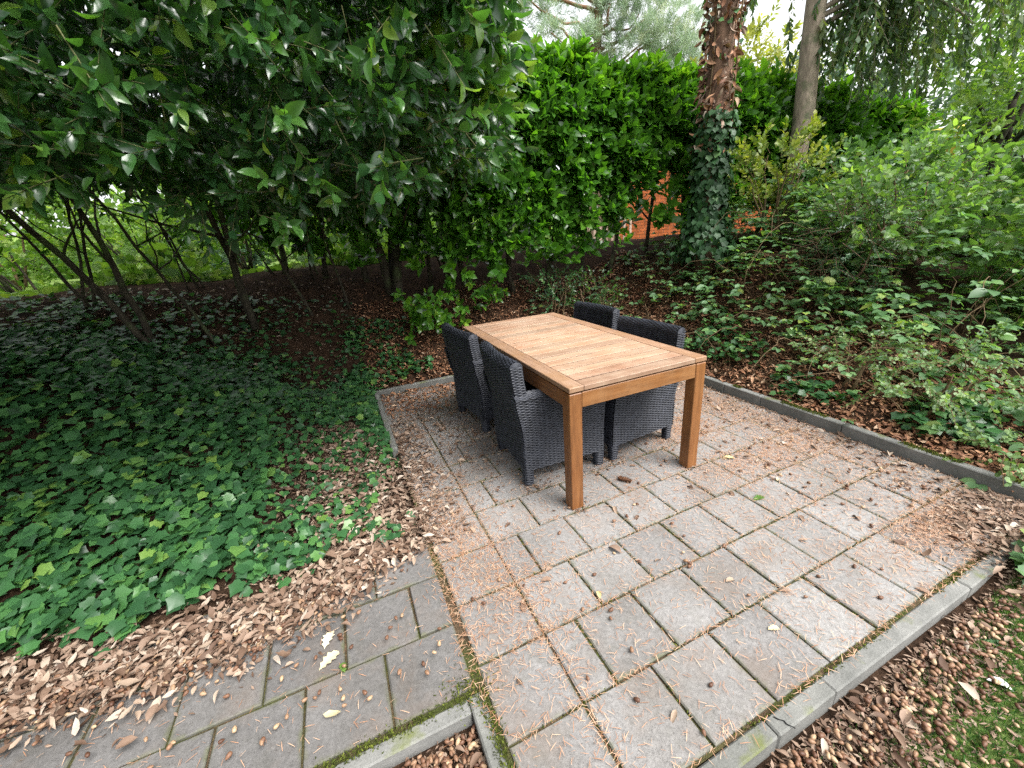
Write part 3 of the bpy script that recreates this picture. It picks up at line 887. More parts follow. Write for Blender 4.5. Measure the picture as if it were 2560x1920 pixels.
def make_chair(loc, rz, label):
    t = empty('wicker_armchair', loc, rz)
    tag(t, label, 'armchair', 'black wicker armchairs round the table')
    def part(name, fns):
        mb, core = MB(), MB()
        for f in fns: wicker(mb, core, *f[:3], **(f[3] if len(f) > 3 else {}))
        o = link(name, mb.me(name, MT['wicker'], True), t)
        c = link('core', core.me('core', MT['wicker_in'], True), o)
        return o
    # backrest: outer face, inner face, rolled top, two edges
    zb0 = 0.12
    def bo(u, v):
        s = 1 - 2 * u; z = lerp(zb0, BACKZ - .03, v)
        return S3(back_outer(z, s), s * (HW - .004), z)
    th = 0.075
    def bi(u, v):
        s = 2 * u - 1; z = lerp(SEATZ - .02, BACKZ - .03, v)
        return S3(back_outer(z, s) + th, s * (HW - .004), z)
    def bt(u, v):
        s = 2 * u - 1; a = PI * v
        x = back_outer(np.full_like(u, BACKZ - .03), s) + th / 2 + th / 2 * np.cos(a)
        return S3(x, s * (HW - .004), BACKZ - .03 + .03 * np.sin(a))
    def be(sg):
        def f(u, v):
            z = lerp(ARMZ - .03, BACKZ - .028, v); x = back_outer(z, 1.0) + th * u
            return S3(x, sg * (HW - .002 + .006 * np.sin(PI * u)), z)
        return f
    part('backrest', [(bo, 2 * HW, .76, dict(out=[-1., 0, 0])), (bi, 2 * HW, .5, dict(out=[1., 0, 0])), (bt, 2 * HW, .12, dict(out=[0, 0, 1.])),
                      (be(1), th, .24, dict(out=[0, 1., 0])), (be(-1), th, .24, dict(out=[0, -1., 0]))])
    bk = [c for c in t.children if c.name.startswith('backrest')][0]
    for sg in (1, -1):
        cm = MB()
        for q in range(5):
            a0 = PI * (np.arange(13) / 12); k = 1 - q * .2
            xo = float(back_outer(np.array(BACKZ - .03), 1.0)) + th / 2
            A = np.column_stack([xo + (th / 2 + .004) * k * np.cos(a0), np.full(13, sg * (HW + .001 + .0012 * q)), BACKZ - .032 + .034 * k * np.sin(a0)])
            B = A.copy(); B[:, 0] = xo + (A[:, 0] - xo) * (1 - .14 / k if k > .2 else 0); B[:, 2] = BACKZ - .032 + (A[:, 2] - BACKZ + .032) * (1 - .14 / k if k > .2 else 0); B[:, 1] += sg * .002
            i = np.arange(12)
            cm.add(np.concatenate([A, B]), [np.stack([i, i + 1, i + 14, i + 13], -1)])
        link('end_weave', cm.me('end_weave', MT['wicker'], True), bk)
    # arms with their side panels
    aw = 0.085
    for sg in (1, -1):
        def so(u, v, sg=sg):
            z = lerp(0.12, ARMZ - .025, v); x = lerp(-0.30, 0.30, u) - np.where(u < .5, (1 - 2 * u), 0) * 0.05 * sstep(z, .35, .7)
            return S3(x, sg * side_y(z), z)
        def top(u, v, sg=sg):
            a = PI * v; x = lerp(-0.345, 0.305, u)
            yc = side_y(ARMZ) - aw / 2
            return S3(x, sg * (yc + (aw / 2 + .006) * np.cos(a)), ARMZ - .025 + .027 * np.sin(a) ** .6)
        def si(u, v, sg=sg):
            z = lerp(SEATZ - .02, ARMZ - .025, v); x = lerp(-0.26, 0.30, u)
            return S3(x, sg * (side_y(ARMZ) - aw), z)
        def fr(u, v, sg=sg):
            z = lerp(0.12, ARMZ - .02, v)
            return S3(0.303, sg * lerp(side_y(z) - .001, side_y(z) - aw, u), z)
        def rr(u, v, sg=sg):
            z = lerp(0.45, ARMZ - .02, v)
            return S3(-0.305 - .045 * sstep(z, .35, .7), sg * lerp(side_y(z) - .001, HW - .03, u), z)
        def o_(*v): return dict(out=list(v))
        part('armrest', [(so, .60, .52, o_(0, sg, 0)), (top, .65, .14, o_(0, 0, 1)), (si, .56, .2, o_(0, -sg, 0)), (fr, aw, .53, o_(1, 0, 0)), (rr, .05, .2, o_(-1, 0, 0))])
    yin = side_y(ARMZ) - aw
    def st(u, v): return S3(lerp(-0.24, 0.29, v), lerp(yin, -yin, u), SEATZ + .012 * np.sin(PI * u) * np.sin(PI * v))
    def fa(u, v): return S3(0.298, lerp(-yin, yin, u), lerp(.12, SEATZ, v))
    part('seat', [(st, 2 * yin, .53, dict(out=[0, 0, 1.])), (fa, 2 * yin, .31, dict(out=[1., 0, 0]))])
    for sx in (-1, 1):
        for sg in (1, -1):
            x0, x1 = (-0.30, -0.245) if sx < 0 else (0.245, 0.302)
            y0, y1 = (HW - .012 - .055, HW - .012)
            def wrap(u, v, x0=x0, x1=x1, sg=sg, y0=y0, y1=y1):
                q = (u * 4) % 4
                x = np.where(q < 1, lerp(x0, x1, q), np.where(q < 2, x1, np.where(q < 3, lerp(x1, x0, q - 2), x0)))
                y = np.where(q < 1, y0, np.where(q < 2, lerp(y0, y1, q - 1), np.where(q < 3, y1, lerp(y1, y0, q - 3))))
                cx, cy = (x0 + x1) / 2, (y0 + y1) / 2
                k = lerp(.86, 1.0, v)
                return S3(cx + (x - cx) * k, sg * (cy + (y - cy) * k), lerp(0.008, .125, v))
            mb, core = MB(), MB()
            wicker(mb, core, wrap, .22, .118, out=('c', ((x0 + x1) / 2, sg * (y0 + y1) / 2, .06)))
            V, Fc = rbox(x0 + .004, min(sg * y0, sg * y1) + .004, 0.0, x1 - .004, max(sg * y0, sg * y1) - .004, .12, .004)
            o = link('leg', mb.me('leg', MT['wicker'], True), t)
            c = link('core', mesh('core', V, Fc, MT['wicker_in']), o)
    return t

def dup(t, loc, rz, label):
    r = t.copy(); COL.objects.link(r); r.location = loc; r.rotation_euler = (0, 0, rz); r['label'] = label
    for ch in list(t.children):
        c = ch.copy(); COL.objects.link(c); c.parent = r
        for gch in ch.children:
            d = gch.copy(); COL.objects.link(d); d.parent = c
    return r
chair = make_chair((0.175, 0.645, 0), math.radians(-2.5), 'black wicker armchair at the table nearest the front left leg')
dup(chair, (0.15, 1.575, 0), math.radians(6), 'black wicker armchair at the far left of the table beside the ivy')
dup(chair, (0.815, 0.655, 0), math.radians(180 + 5), 'black wicker armchair at the right of the table near the front right leg')
dup(chair, (0.945, 1.575, 0), math.radians(180 + 3), 'black wicker armchair at the far right, only its back showing behind the tabletop')

# ------------------------------------------------------------------ ivy bed on the left bank
def ivy_edge(x):            # y of the near edge of the ivy
    return np.interp(x, [-6, -2.7, -2.05, -1.6, -1.2, -1.0, -0.92], [0.16, 0.24, 0.26, 0.24, 0.33, 0.75, 1.2])
n = 25000
x = U(-5.5, -0.86, n); y = U(0.1, 4.0, n)
e = ivy_edge(x) + 0.07 * np.sin(9 * x) + 0.05 * np.sin(23 * x + 1)
patch = np.sin(3.3 * x + 2.1 * y) + np.sin(2.7 * y - 4.1 * x + 2) + 0.5 * np.sin(9 * x + 7 * y)
dens = sstep(y, e - 0.02, e + 0.08) * np.where(x > -1.75, np.where(patch > 0.35 - 0.5 * sstep(y, .8, 1.6), 1.0, 0.42), 1.0)
dens *= 1 - 0.72 * sstep(y + .12 * np.maximum(-1.5 - x, 0) * 0 - .35 * (x < -1.6), 2.45, 3.2)
dens *= np.where(x < -3.6, 0.5, 1.0)
k = U(0, 1, n) < dens
x, y = x[k], y[k]
bare_y = sstep(y, 2.3, 3.0)
z = hz(x, y) + U(0.012, 0.11, len(x)) * (1 - 0.5 * (x > -1.5))
P = np.column_stack([x, y, z])
az = U(0, 2 * PI, len(x))
ax = np.column_stack([np.cos(az) * 0.8, np.sin(az) * 0.8 - 0.5, U(-.45, .1, len(x))])
nr = np.column_stack([rng.normal(size=len(x)) * .33, rng.normal(size=len(x)) * .33 - .28, np.ones(len(x))])
IV_R = frames(ax, nr); IV_S = U(0.035, 0.085, len(x)) * np.where(x > -1.7, 0.8, 1.0)
ivy_bed = empty('ivy_bed', (-2.5, 1.2, 0.3))
tag(ivy_bed, 'dark green ivy carpeting the shaded bank left of the table', 'ivy')
foliage(ivy_bed, T_IVY, P, IV_R, IV_S, U(0, 1, len(x)) ** 1.3, MT['ivy'], 300, 18)

# ivy scattered at the back kerb and the right bank
def ground_ivy(name, label, cx, cy, rx, ry, n, mat, size=(0.035, 0.07), tm=T_IVY, solo=60, cat='ivy', h=0.09):
    a = U(0, 2 * PI, n); r = np.sqrt(U(0, 1, n)) * (1 + .25 * np.sin(3 * a + cx * 7))
    x = cx + rx * r * np.cos(a); y = cy + ry * r * np.sin(a)
    z = hz(x, y) + U(.01, h, n)
    t = empty(name, (cx, cy, float(hz(cx, cy))))
    tag(t, label, cat)
    az = U(0, 2 * PI, n)
    ax = np.column_stack([np.cos(az) * .8, np.sin(az) * .8 - .35, U(-.4, .15, n)])
    nr = np.column_stack([rng.normal(size=n) * .4, rng.normal(size=n) * .4 - .25, np.ones(n)])
    foliage(t, tm, np.column_stack([x, y, z]), frames(ax, nr), U(*size, n), U(0, 1, n), mat, solo, 13)
    return t
ground_ivy('ivy_clump', 'ivy clump behind the back kerb near the far left chair', -0.55, 3.05, .34, .22, 240, MT['ivy'])
ground_ivy('ivy_clump', 'ivy clump at the corner where the left and back kerbs meet', -1.02, 2.75, .16, .45, 260, MT['ivy'])
ground_ivy('ivy_clump', 'ivy with a few yellow leaves spilling over the short left kerb', -0.98, 1.75, .10, .5, 230, MT['ivy'])
ground_ivy('ivy_clump', 'bluish ivy clump on the bank right of the far right chair', 2.62, 1.25, .22, .42, 260, MT['ivy'], h=.22)
ground_ivy('ivy_clump', 'flat ivy patch just above the right kerb', 2.5, 0.25, .17, .32, 130, MT['ivy'], (0.04, 0.075))
ground_ivy('ivy_clump', 'ivy sprays low on the right bank near the photo edge', 2.75, -0.62, .3, .25, 190, MT['ivy'], (0.04, 0.08), h=.16)
ground_ivy('ivy_clump', 'bright ivy leaves at the right end of the front kerb', 1.72, -1.36, .22, .09, 60, MT['bramble'], (0.05, 0.085), h=.10)
ground_ivy('ivy_clump', 'small bright ivy seedlings in the leaf litter beside the path', -1.05, 0.35, .14, .16, 36, MT['ivy'], (0.035, 0.06), h=.06)
ground_ivy('ivy_clump', 'dark ivy clump under the stems left of the table', -0.75, 3.5, .5, .18, 260, MT['ivy'])

# ------------------------------------------------------------------ holly canopy
def holly_density(P):
    x, y, z = P.T
    dcam = np.hypot(x - CAM[0], y - CAM[1])
    right = -0.24 + 0.33 * (y - 0.15) + 0.10 * np.sin(5 * z + 3 * y)
    zb = 1.66 + 0.125 * dcam + 0.13 * np.sin(2.3 * x + 1) + 0.10 * np.sin(4.1 * y + 2 * x)
    yf = 0.10 + 0.12 * np.sin(3.1 * x) + 0.10 * np.sin(4.7 * z) - 0.16 * (x < -1.6) - 0.1 * (z - 2.2) - 0.5 * sstep(-x, 2.5, 3.2) * sstep(z, 2.0, 2.3)
    return (x < right) & (z > zb) & (y > yf) & (z < 4.3 - .1 * y)
P = np.column_stack([U(-6.6, 0.9, 85000), U(-0.9, 4.5, 85000), U(1.6, 4.4, 85000)])
ok = holly_density(P)
P = P[ok]
inner = holly_density(P + np.array([0, -0.45, 0])) & holly_density(P + np.array([0, 0, -0.3])) & holly_density(P + np.array([.35, 0, 0]))
roof = P[:, 2] > 3.7
keep = (~inner & (U(0, 1, len(P)) < 0.8)) | (inner & (U(0, 1, len(P)) < np.where(roof, .55, 0.18)))
P = P[keep]
outw = np.column_stack([0.25 * (P[:, 0] + 1.8), -0.9 * np.ones(len(P)), U(-.75, .25, len(P))]) + rng.normal(size=(len(P), 3)) * .55
outw[:, 0] -= 0.35 * (P[:, 0] < -1.2)
hol_bases = [(-2.75, 3.15), (-1.95, 3.75), (-0.35, 4.05)]
hol_names = ['holly bush spreading over the ivy at the far left, its leaves dark and glossy',
             'holly bush arching over the ivy bed in the middle of the left bank',
             'holly bush with bright edge leaves and orange berries beside the laurel hedge']
own = np.argmin(np.stack([np.abs(P[:, 0] - c) for c in (-2.7, -1.45, -0.2)], 1), 1)
HOLLY = []
for b in range(3):
    bx, by = hol_bases[b]
    t = empty('holly_bush', (bx, by, float(hz(bx, by)) - .03))
    tag(t, hol_names[b], 'holly', 'holly bushes overhanging the left bank')
    HOLLY.append(t)
    s = own == b
    lp, lr, ls, own_l = shoots(P[s], outw[s], U(.16, .32, s.sum()), 9, U(.062, .088, s.sum()), 62, 25, 0.35, 0.3, 0.22)
    sht = U(0, 1, s.sum()) ** 1.6 * 0.9
    tn = np.clip(sht[own_l] + U(-.12, .12, len(lp)), 0, 1)
    tn = np.where(U(0, 1, len(lp)) > .985, 1.0, tn)
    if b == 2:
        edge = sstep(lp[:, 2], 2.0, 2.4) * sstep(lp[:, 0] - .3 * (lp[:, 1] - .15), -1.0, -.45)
        ls = ls * (1 + .35 * edge); tn = np.clip(tn + .42 * edge * U(.4, 1.2, len(lp)), 0, .97)  # edge leaves larger and paler, backlight painted into their tint
    spk = U(0, 1, len(lp)) < .10
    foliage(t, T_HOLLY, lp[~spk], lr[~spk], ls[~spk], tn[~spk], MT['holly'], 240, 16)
    foliage(t, T_HOLLY2, lp[spk], lr[spk], ls[spk] * .9, tn[spk], MT['holly'], 60, 16)
    sticks(P[s], outw[s], U(.16, .30, s.sum()), .0028, MT['twig'], 'twigs', t, .06)

# multi-stemmed boles and branches under the canopy
def bush_stems(t, bx, by, n, r0, spread, top, seed, mat='bark'):
    r = np.random.default_rng(seed)
    z0 = float(hz(bx, by)) - .08
    for k in range(n):
        a = r.uniform(0, 2 * PI); q = r.uniform(.15, 1) * spread
        x0, y0_ = bx + r.normal() * .07, by + r.normal() * .07
        zt = top + r.uniform(-.3, .4)
        pth = wander((x0, y0_, z0), (x0 + q * math.cos(a) * 1.1, y0_ + q * math.sin(a) * .8 - .15, zt), 9, .018, seed * 31 + k)
        rad = np.linspace(r0 * r.uniform(.7, 1.15), r0 * .4, 9)
        mb = MB().add(*tube(pth, rad, 9, .05, True, k))
        for q2 in range(3):
            i = r.integers(3, 8); p0 = pth[i]
            p1 = p0 + np.array([r.normal() * .45, r.normal() * .4 - .2, r.uniform(.3, .9)])
            mb.add(*tube(wander(p0, p1, 6, .02, seed + 100 * k + q2), np.linspace(rad[i] * .55, .004, 6), 6, .03, True))
        pmesh('stem', mb.me('stem', MT[mat], True), t)
bush_stems(HOLLY[0], *hol_bases[0], 2, .038, .7, 2.6, 1)
bush_stems(HOLLY[1], *hol_bases[1], 2, .042, .6, 2.7, 2)
bush_stems(HOLLY[2], *hol_bases[2], 4, .075, .7, 2.7, 3)
# berries
P = np.column_stack([U(-0.75, 0.05, 60), U(0.25, 1.3, 60), U(2.2, 2.9, 60)])
bc = [(-0.55, .35, 2.30), (-.38, .42, 2.24), (-.70, .2, 2.62), (-.25, .5, 2.42)]
mb = MB()
for c in bc:
    for k in range(5):
        p = np.array(c) + rng.normal(size=3) * .016
        V, Fc = tube([p + (0, 0, -.004), p + (0, 0, -.0025), p + (0, 0, .0025), p + (0, 0, .004)], [.001, .003, .003, .001], 6)
        mb.add(V, Fc)
bo_ = pmesh('berries', mb.me('berries', MT['berry'], True), HOLLY[2])
bo_['kind'] = 'stuff'

# separate shrubs whose thin stems fan out under the canopy
stem_spots = [(-3.9, 3.0, 3, .022), (-3.3, 3.55, 4, .026), (-2.25, 3.35, 2, .038), (-1.36, 3.75, 2, .030), (-2.6, 4.3, 4, .022), (-1.2, 4.4, 4, .024), (-0.85, 3.95, 2, .028), (-1.7, 4.6, 3, .02), (0.55, 4.2, 3, .03)]
stem_lab = ['thin-stemmed shrub at the far left of the bank crest', 'fan of dark stems behind the leftmost holly stem', 'pale leaning stem rising out of the ivy left of centre',
            'slender pale stem at the top edge of the ivy bed', 'group of thin dark stems on the crest against the bright lawn', 'fan of thin stems on the crest left of the thick holly trunk',
            'leaning shrub stem just left of the thick holly trunk', 'thin crossing stems silhouetted on the bank crest', 'dark stems at the left end of the laurel hedge']
for (sx, sy, n, r0), lab in zip(stem_spots, stem_lab):
    t = empty('understorey_shrub', (sx, sy, float(hz(sx, sy)) - .03))
    tag(t, lab, 'shrub', 'bare-stemmed shrubs under the holly')
    bush_stems(t, sx, sy, max(1, n - 1), r0 * .62, .75, 2.5, int(abs(sx * 100)) + 7, 'bark')
    m = 20
    Pp = np.column_stack([sx + rng.normal(size=m) * .5, sy + rng.normal(size=m) * .35, U(1.62, 2.6, m)])
    Dd = rng.normal(size=(m, 3)) + np.array([0, -.3, .1])
    lp, lr, ls, ow = shoots(Pp, Dd, .22, 7, .065, 65, 30, .5, .3, .2)
    foliage(t, T_HOLLY, lp, lr, ls, U(0, .9, len(lp)), MT['laurel'], 40, 12)
    sticks(Pp, Dd, .22, .003, MT['bark'], 'twigs', t)

# ------------------------------------------------------------------ laurel hedge
HL = np.array([(-1.9, 4.6), (0.2, 4.05), (1.3, 3.75), (2.7, 3.72), (4.0, 3.42), (5.5, 3.0), (7.25, 2.5)])
hs_ = np.concatenate([[0], np.cumsum(np.linalg.norm(np.diff(HL, axis=0), axis=1))])
def hline(s): return np.column_stack([np.interp(s, hs_, HL[:, 0]), np.interp(s, hs_, HL[:, 1])])
hedge = empty('laurel_hedge', (2.7, 3.9, float(hz(2.7, 3.9)) - .05))
tag(hedge, 'tall clipped laurel hedge running behind the table, bright green at the top', 'hedge')
n = 7600
s = U(0, hs_[-1], n)
c = hline(s); c2 = hline(s + .05); tg = norm(c2 - c); fn_ = np.column_stack([tg[:, 1], -tg[:, 0]])     # front normal
ztop = np.interp(s, [0, 1.5, 3, 5, 7, hs_[-1]], [4.6, 4.1, 3.42, 3.22, 3.08, 2.55]) + .05 * np.sin(5 * s) + .04 * np.sin(11 * s)
gz = hz(c[:, 0], c[:, 1])
zbot = gz + np.where(s < 3.2, .22, .28) + .10 * np.sin(4 * s)
kind = U(0, 1, n)
w = np.where(kind < .62, .46, np.where(kind < .86, U(-.5, .48, n), U(-.4, .45, n)))
zz = np.where(kind < .62, zbot + (ztop - zbot) * U(0, 1, n) ** .72, np.where(kind < .86, ztop - .04, zbot + (ztop - zbot) * U(0, 1, n)))
w = w + np.where(kind < .62, .05 * np.sin(6 * s + 4 * zz) + .05 * np.sin(13 * s - 7 * zz) - .22 * sstep(zz, ztop - .5, ztop), 0)
thin = (s > 4.1) & (s < 5.9) & (zz < gz + 1.25) & (U(0, 1, n) < .62)
thin |= (zz < gz + .8) & (U(0, 1, n) < .3)
s, c, fn_, ztop, zz, w, kind = (q[~thin] for q in (s, c, fn_, ztop, zz, w, kind)); n = len(s)
P = np.column_stack([c + fn_ * w[:, None], zz])
D_ = np.column_stack([fn_ * np.where(kind < .62, .9, .15)[:, None], np.where(kind < .62, .45, 1.0)]) + rng.normal(size=(n, 3)) * .38
lp, lr, ls, ow = shoots(P, D_, U(.2, .38, n), 9, U(.135, .19, n), 58, 18, .45, .28, .10)
young = sstep(zz, ztop - .45, ztop)[ow]  # paler toward the top: young shoots plus skylight put into the leaf tint
tn = np.clip(U(0, .7, n)[ow] * .6 + U(0, .35, len(lp)) + .22 * young, 0, 1)
foliage(hedge, T_LAUREL, lp, lr, ls, tn, MT['laurel'], 300, 14)
for k in range(16):
    s0 = .25 + k * (hs_[-1] - .5) / 15 + U(-.15, .15)
    p = hline(np.array([s0]))[0]
    z0 = float(hz(p[0], p[1])) - .05
    q = wander((p[0], p[1], z0), (p[0] + rng.normal() * .2, p[1] + rng.normal() * .12, z0 + 2.0), 8, .02, 500 + k)
    mb = MB().add(*tube(q, np.linspace(U(.03, .05), .015, 8), 8, .05, True, k))
    for j in range(4):
        i = 2 + j; p1 = q[i] + np.array([rng.normal() * .35, rng.normal() * .3, U(.4, .9)])
        mb.add(*tube(wander(q[i], p1, 5, .02, 900 + 10 * k + j), np.linspace(.016, .005, 5), 6, .04))
    pmesh('stem', mb.me('stem', MT['bark'], True), hedge)
# low laurel suckers on the bank at the left end of the hedge
n = 50
lx = U(-0.35, 1.0, n)
P = np.column_stack([lx, 3.25 + .25 * np.abs(lx) + U(0, .3, n), np.zeros(n)]); P[:, 2] = hz(P[:, 0], P[:, 1]) + U(.03, .5, n)
D_ = np.column_stack([rng.normal(size=n) * .4, -np.ones(n), U(-.2, .6, n)])
lp, lr, ls, ow = shoots(P, D_, U(.2, .34, n), 8, .12, 58, 25, .6, .25, .15)
suck = empty('laurel_sucker', (0.4, 3.45, float(hz(.4, 3.45))))
tag(suck, 'low leafy laurel shoots on the bank behind the far left chair', 'laurel')
foliage(suck, T_LAUREL, lp, lr, ls, U(0, .8, len(lp)), MT['laurel'], 120, 14)
sticks(P, D_, .3, .004, MT['twig'], 'twigs', suck)

# ------------------------------------------------------------------ ivy-clad trunk and conifer trunk
def trunk_obj(t, p0, p1, r0, r1, mat, seed, n=16, sides=16, rough=.05):
    return pmesh('trunk', MB().add(*tube(wander(p0, p1, n, .008, seed), np.linspace(r0, r1, n), sides, rough, True, seed)).me('trunk', MT[mat], True), t)
T1 = np.array([3.43, 2.28]); z1 = float(hz(*T1)) - .1
tr1 = empty('tree', (T1[0], T1[1], z1))
tag(tr1, 'tall tree trunk wrapped in ivy in front of the hedge', 'tree')
trunk_obj(tr1, (*T1, z1), (T1[0] - .06, T1[1] + .06, 8.5), .14, .115, 'redbark', 4)
# its crown, high above the frame
n = 260
cen = np.array([T1[0], T1[1], 8.3])
P = cen + rng.normal(size=(n, 3)) * np.array([1.3, 1.3, .6])
lp, lr, ls, ow = shoots(P, rng.normal(size=(n, 3)), .6, 12, .14, 60, 30, .5, .4, .2)
foliage(tr1, T_DIAM, lp, lr, ls, U(0, 1, len(lp)), MT['treeleaf'], 0, name='crown')
def on_trunk(n, z0_, z1_, r):
    a = U(0, 2 * PI, n); z = U(z0_, z1_, n); f = (z - z1) / (8.5 - z1)
    d = np.column_stack([np.cos(a), np.sin(a), np.zeros(n)])
    P = np.column_stack([T1[0] - .06 * f, T1[1] + .06 * f, z]) + d * r[:, None]
    return P, d
climb = empty('climbing_ivy', (T1[0], T1[1], z1 + .02))
tag(climb, 'dark green ivy climbing the lower trunk of the tree by the hedge', 'ivy')
n = 1900
zt = U(0, 1, n)
P, d = on_trunk(n, 1.15, 2.75, U(.145, .24, n))
P[:, 2] = 1.1 + 1.65 * zt
r_fl = .30 * sstep(1.75 - P[:, 2], 0, .7)
P[:, :2] += d[:, :2] * (U(0, 1, n) * r_fl)[:, None]
ax = d * .35 + np.array([0, 0, -.9]) + rng.normal(size=(n, 3)) * .35
nr = d + np.array([0, 0, .35]) + rng.normal(size=(n, 3)) * .3
foliage(climb, T_IVY, P, frames(ax, nr), U(.05, .085, n), U(0, .6, n), MT['ivy_dark'], 150, 12)
vm = MB()
for k in range(7):
    a = U(0, 2 * PI); pts = []
    for j in range(10):
        a += rng.normal() * .15
        zv = 1.1 + j * .42
        pts.append((T1[0] + .145 * math.cos(a), T1[1] + .145 * math.sin(a), zv))
    vm.add(*tube(pts, np.linspace(.014, .007, 10), 6, .05))
pmesh('vine_stem', vm.me('vine_stem', MT['cane'], True), climb)
dead = empty('dead_ivy', (T1[0], T1[1], 2.5))
tag(dead, 'brown dried ivy leaves clinging to the upper trunk by the hedge', 'dead ivy')
n = 1500
P, d = on_trunk(n, 2.3, 5.6, U(.12, .20, n))
ax = d * .3 + np.array([0, 0, -.7]) + rng.normal(size=(n, 3)) * .75
nr = d + rng.normal(size=(n, 3)) * .9
dk = rng.integers(0, 4, n)
fr_ = frames(ax, nr); sz_ = U(.04, .125, n)
for k in range(4):
    q = dk == k
    foliage(dead, T_LIT[k], P[q], fr_[q], sz_[q], U(0, .95, q.sum()), MT['redlitter' if k % 2 else 'litter'], 40, 12)
n = 160
P, d = on_trunk(n, 2.6, 5.6, U(.14, .22, n))
foliage(climb, T_IVY, P, frames(d * .4 + np.array([0, 0, -.8]) + rng.normal(size=(n, 3)) * .4, d + rng.normal(size=(n, 3)) * .4), U(.04, .07, n), U(.2, 1, n), MT['ivy'], 0, name='upper_foliage')

T2 = np.array([4.82, 2.18]); z2 = float(hz(*T2)) - .1
tr2 = empty('conifer_tree', (T2[0], T2[1], z2))
tag(tr2, 'conifer with bare pale brown trunk and dark drooping sprays at the upper right', 'tree')
trunk_obj(tr2, (*T2, z2), (T2[0] - .12, T2[1] + .12, 9.0), .112, .09, 'trunk', 5)
sp_P, sp_D, sp_L = [], [], []
rt_, aw_ = np.array([.56, -.83]), np.array([.83, .56])        # across the view and away from it
limbs = []
for k, (z, r_, w_, dz) in enumerate([(3.75, 1.5, .5, -.1), (3.9, 2.2, .2, 0), (4.0, 2.8, .9, .1), (3.6, 1.0, 1.0, 0), (4.2, 2.5, -.4, .1), (4.35, 1.8, .1, .2), (4.5, 3.0, .3, .1), (4.1, 1.3, .8, .2), (4.7, 2.3, .8, .3),
                                     (4.4, .9, .4, .2), (4.8, 3.2, -.2, .0), (5.0, 2.7, .6, .2), (5.1, 1.5, .2, .3), (4.3, 3.3, .5, -.1), (4.6, -.9, .8, .3), (4.9, -1.3, .5, .2), (5.1, -.7, -.3, .3), (3.9, 1.8, 1.4, .1), (3.7, 2.6, 1.2, -.1)]):
    h_ = rt_ * r_ + aw_ * w_
    limbs.append((z, (h_[0], h_[1], dz)))
for k, (z, dv) in enumerate(limbs):
    p0 = np.array([T2[0] - .05, T2[1] + .05, z])
    q = wander(p0, p0 + np.array(dv), 10, .03, 700 + k)
    q[:, 2] += .25 * np.sin(np.linspace(0, PI, 10)) - .25 * np.linspace(0, 1, 10) ** 2
    pmesh('limb', MB().add(*tube(q, np.linspace(.035, .008, 10), 7, .04)).me('limb', MT['trunk'], True), tr2)
    m = 22
    tt = U(.15, 1, m); i = (tt * 9).astype(int)
    sp_P.append(q[i] + rng.normal(size=(m, 3)) * np.array([.16, .16, .05]))
    sp_D.append(np.column_stack([rng.normal(size=m) * .28 + dv[0] * .12, rng.normal(size=m) * .28 + dv[1] * .12, -np.ones(m)]))
    sp_L.append(U(.35, 1.15, m) * (1.15 if 1.2 < dv[0] * .56 - dv[1] * .83 < 2.9 else .75))
sp_P = np.concatenate(sp_P); sp_D = np.concatenate(sp_D); sp_L = np.concatenate(sp_L)
lp, lr, ls, ow = shoots(sp_P, sp_D, sp_L, 26, .115, 40, 25, .2, .35, .15, 0.0)
foliage(tr2, T_DIAM, lp, lr, ls, np.clip(U(0, 1, len(sp_P))[ow] * .7 + U(0, .3, len(lp)), 0, 1), MT['conifer'], 0, name='foliage')
sticks(sp_P, sp_D, sp_L, .004, MT['trunk'], 'twigs', tr2, 0)

# ------------------------------------------------------------------ shrubs and brambles on the right bank
def shrub(name, label, cx, cy, rx, ry, h0, h1, n, nl, size, tm, mat, up=.5, cat='shrub', L=(.2, .4), group=None, solo=60, stems=5, dirv=(0, 0, .4), stem_mat='cane', min_px=14, ang=(60, 25)):
    z0 = float(hz(cx, cy))
    t = empty(name, (cx, cy, z0 - .02))
    tag(t, label, cat, group)
    a = U(0, 2 * PI, n); r = U(0, 1, n) ** .4
    zf = U(0, 1, n)
    k = (1 - .55 * (2 * zf - 1) ** 2)
    x = cx + rx * r * np.cos(a) * k; y = cy + ry * r * np.sin(a) * k
    z = np.maximum(hz(x, y) + .03, z0 + h0 + (h1 - h0) * zf)
    P = np.column_stack([x, y, z])
    D_ = np.column_stack([(x - cx) / rx, (y - cy) / ry, np.zeros(n)]) * .8 + np.array(dirv) + rng.normal(size=(n, 3)) * .45
    lp, lr, ls, ow = shoots(P, D_, U(*L, n), nl, U(*size, n), *ang, up, .3, .15)
    tn = np.clip(U(0, .8, n)[ow] + U(-.15, .2, len(lp)), 0, 1)
    foliage(t, tm, lp, lr, ls, tn, mat, solo, min_px)
    sticks(P, D_, U(*L, n), .0028, MT[stem_mat], 'twigs', t)
    for k in range(stems):
        a = U(0, 2 * PI)
        q = wander((cx + rng.normal() * .06, cy + rng.normal() * .06, z0 - .05), (cx + rx * .6 * math.cos(a), cy + ry * .6 * math.sin(a), z0 + h1 * U(.7, .95)), 7, .02, int(cx * 100 + k * 7) % 9999)
        pmesh('stem', MB().add(*tube(q, np.linspace(.012 + .006 * h1, .004, 7), 6, .05)).me('stem', MT[stem_mat], True), t)
    return t

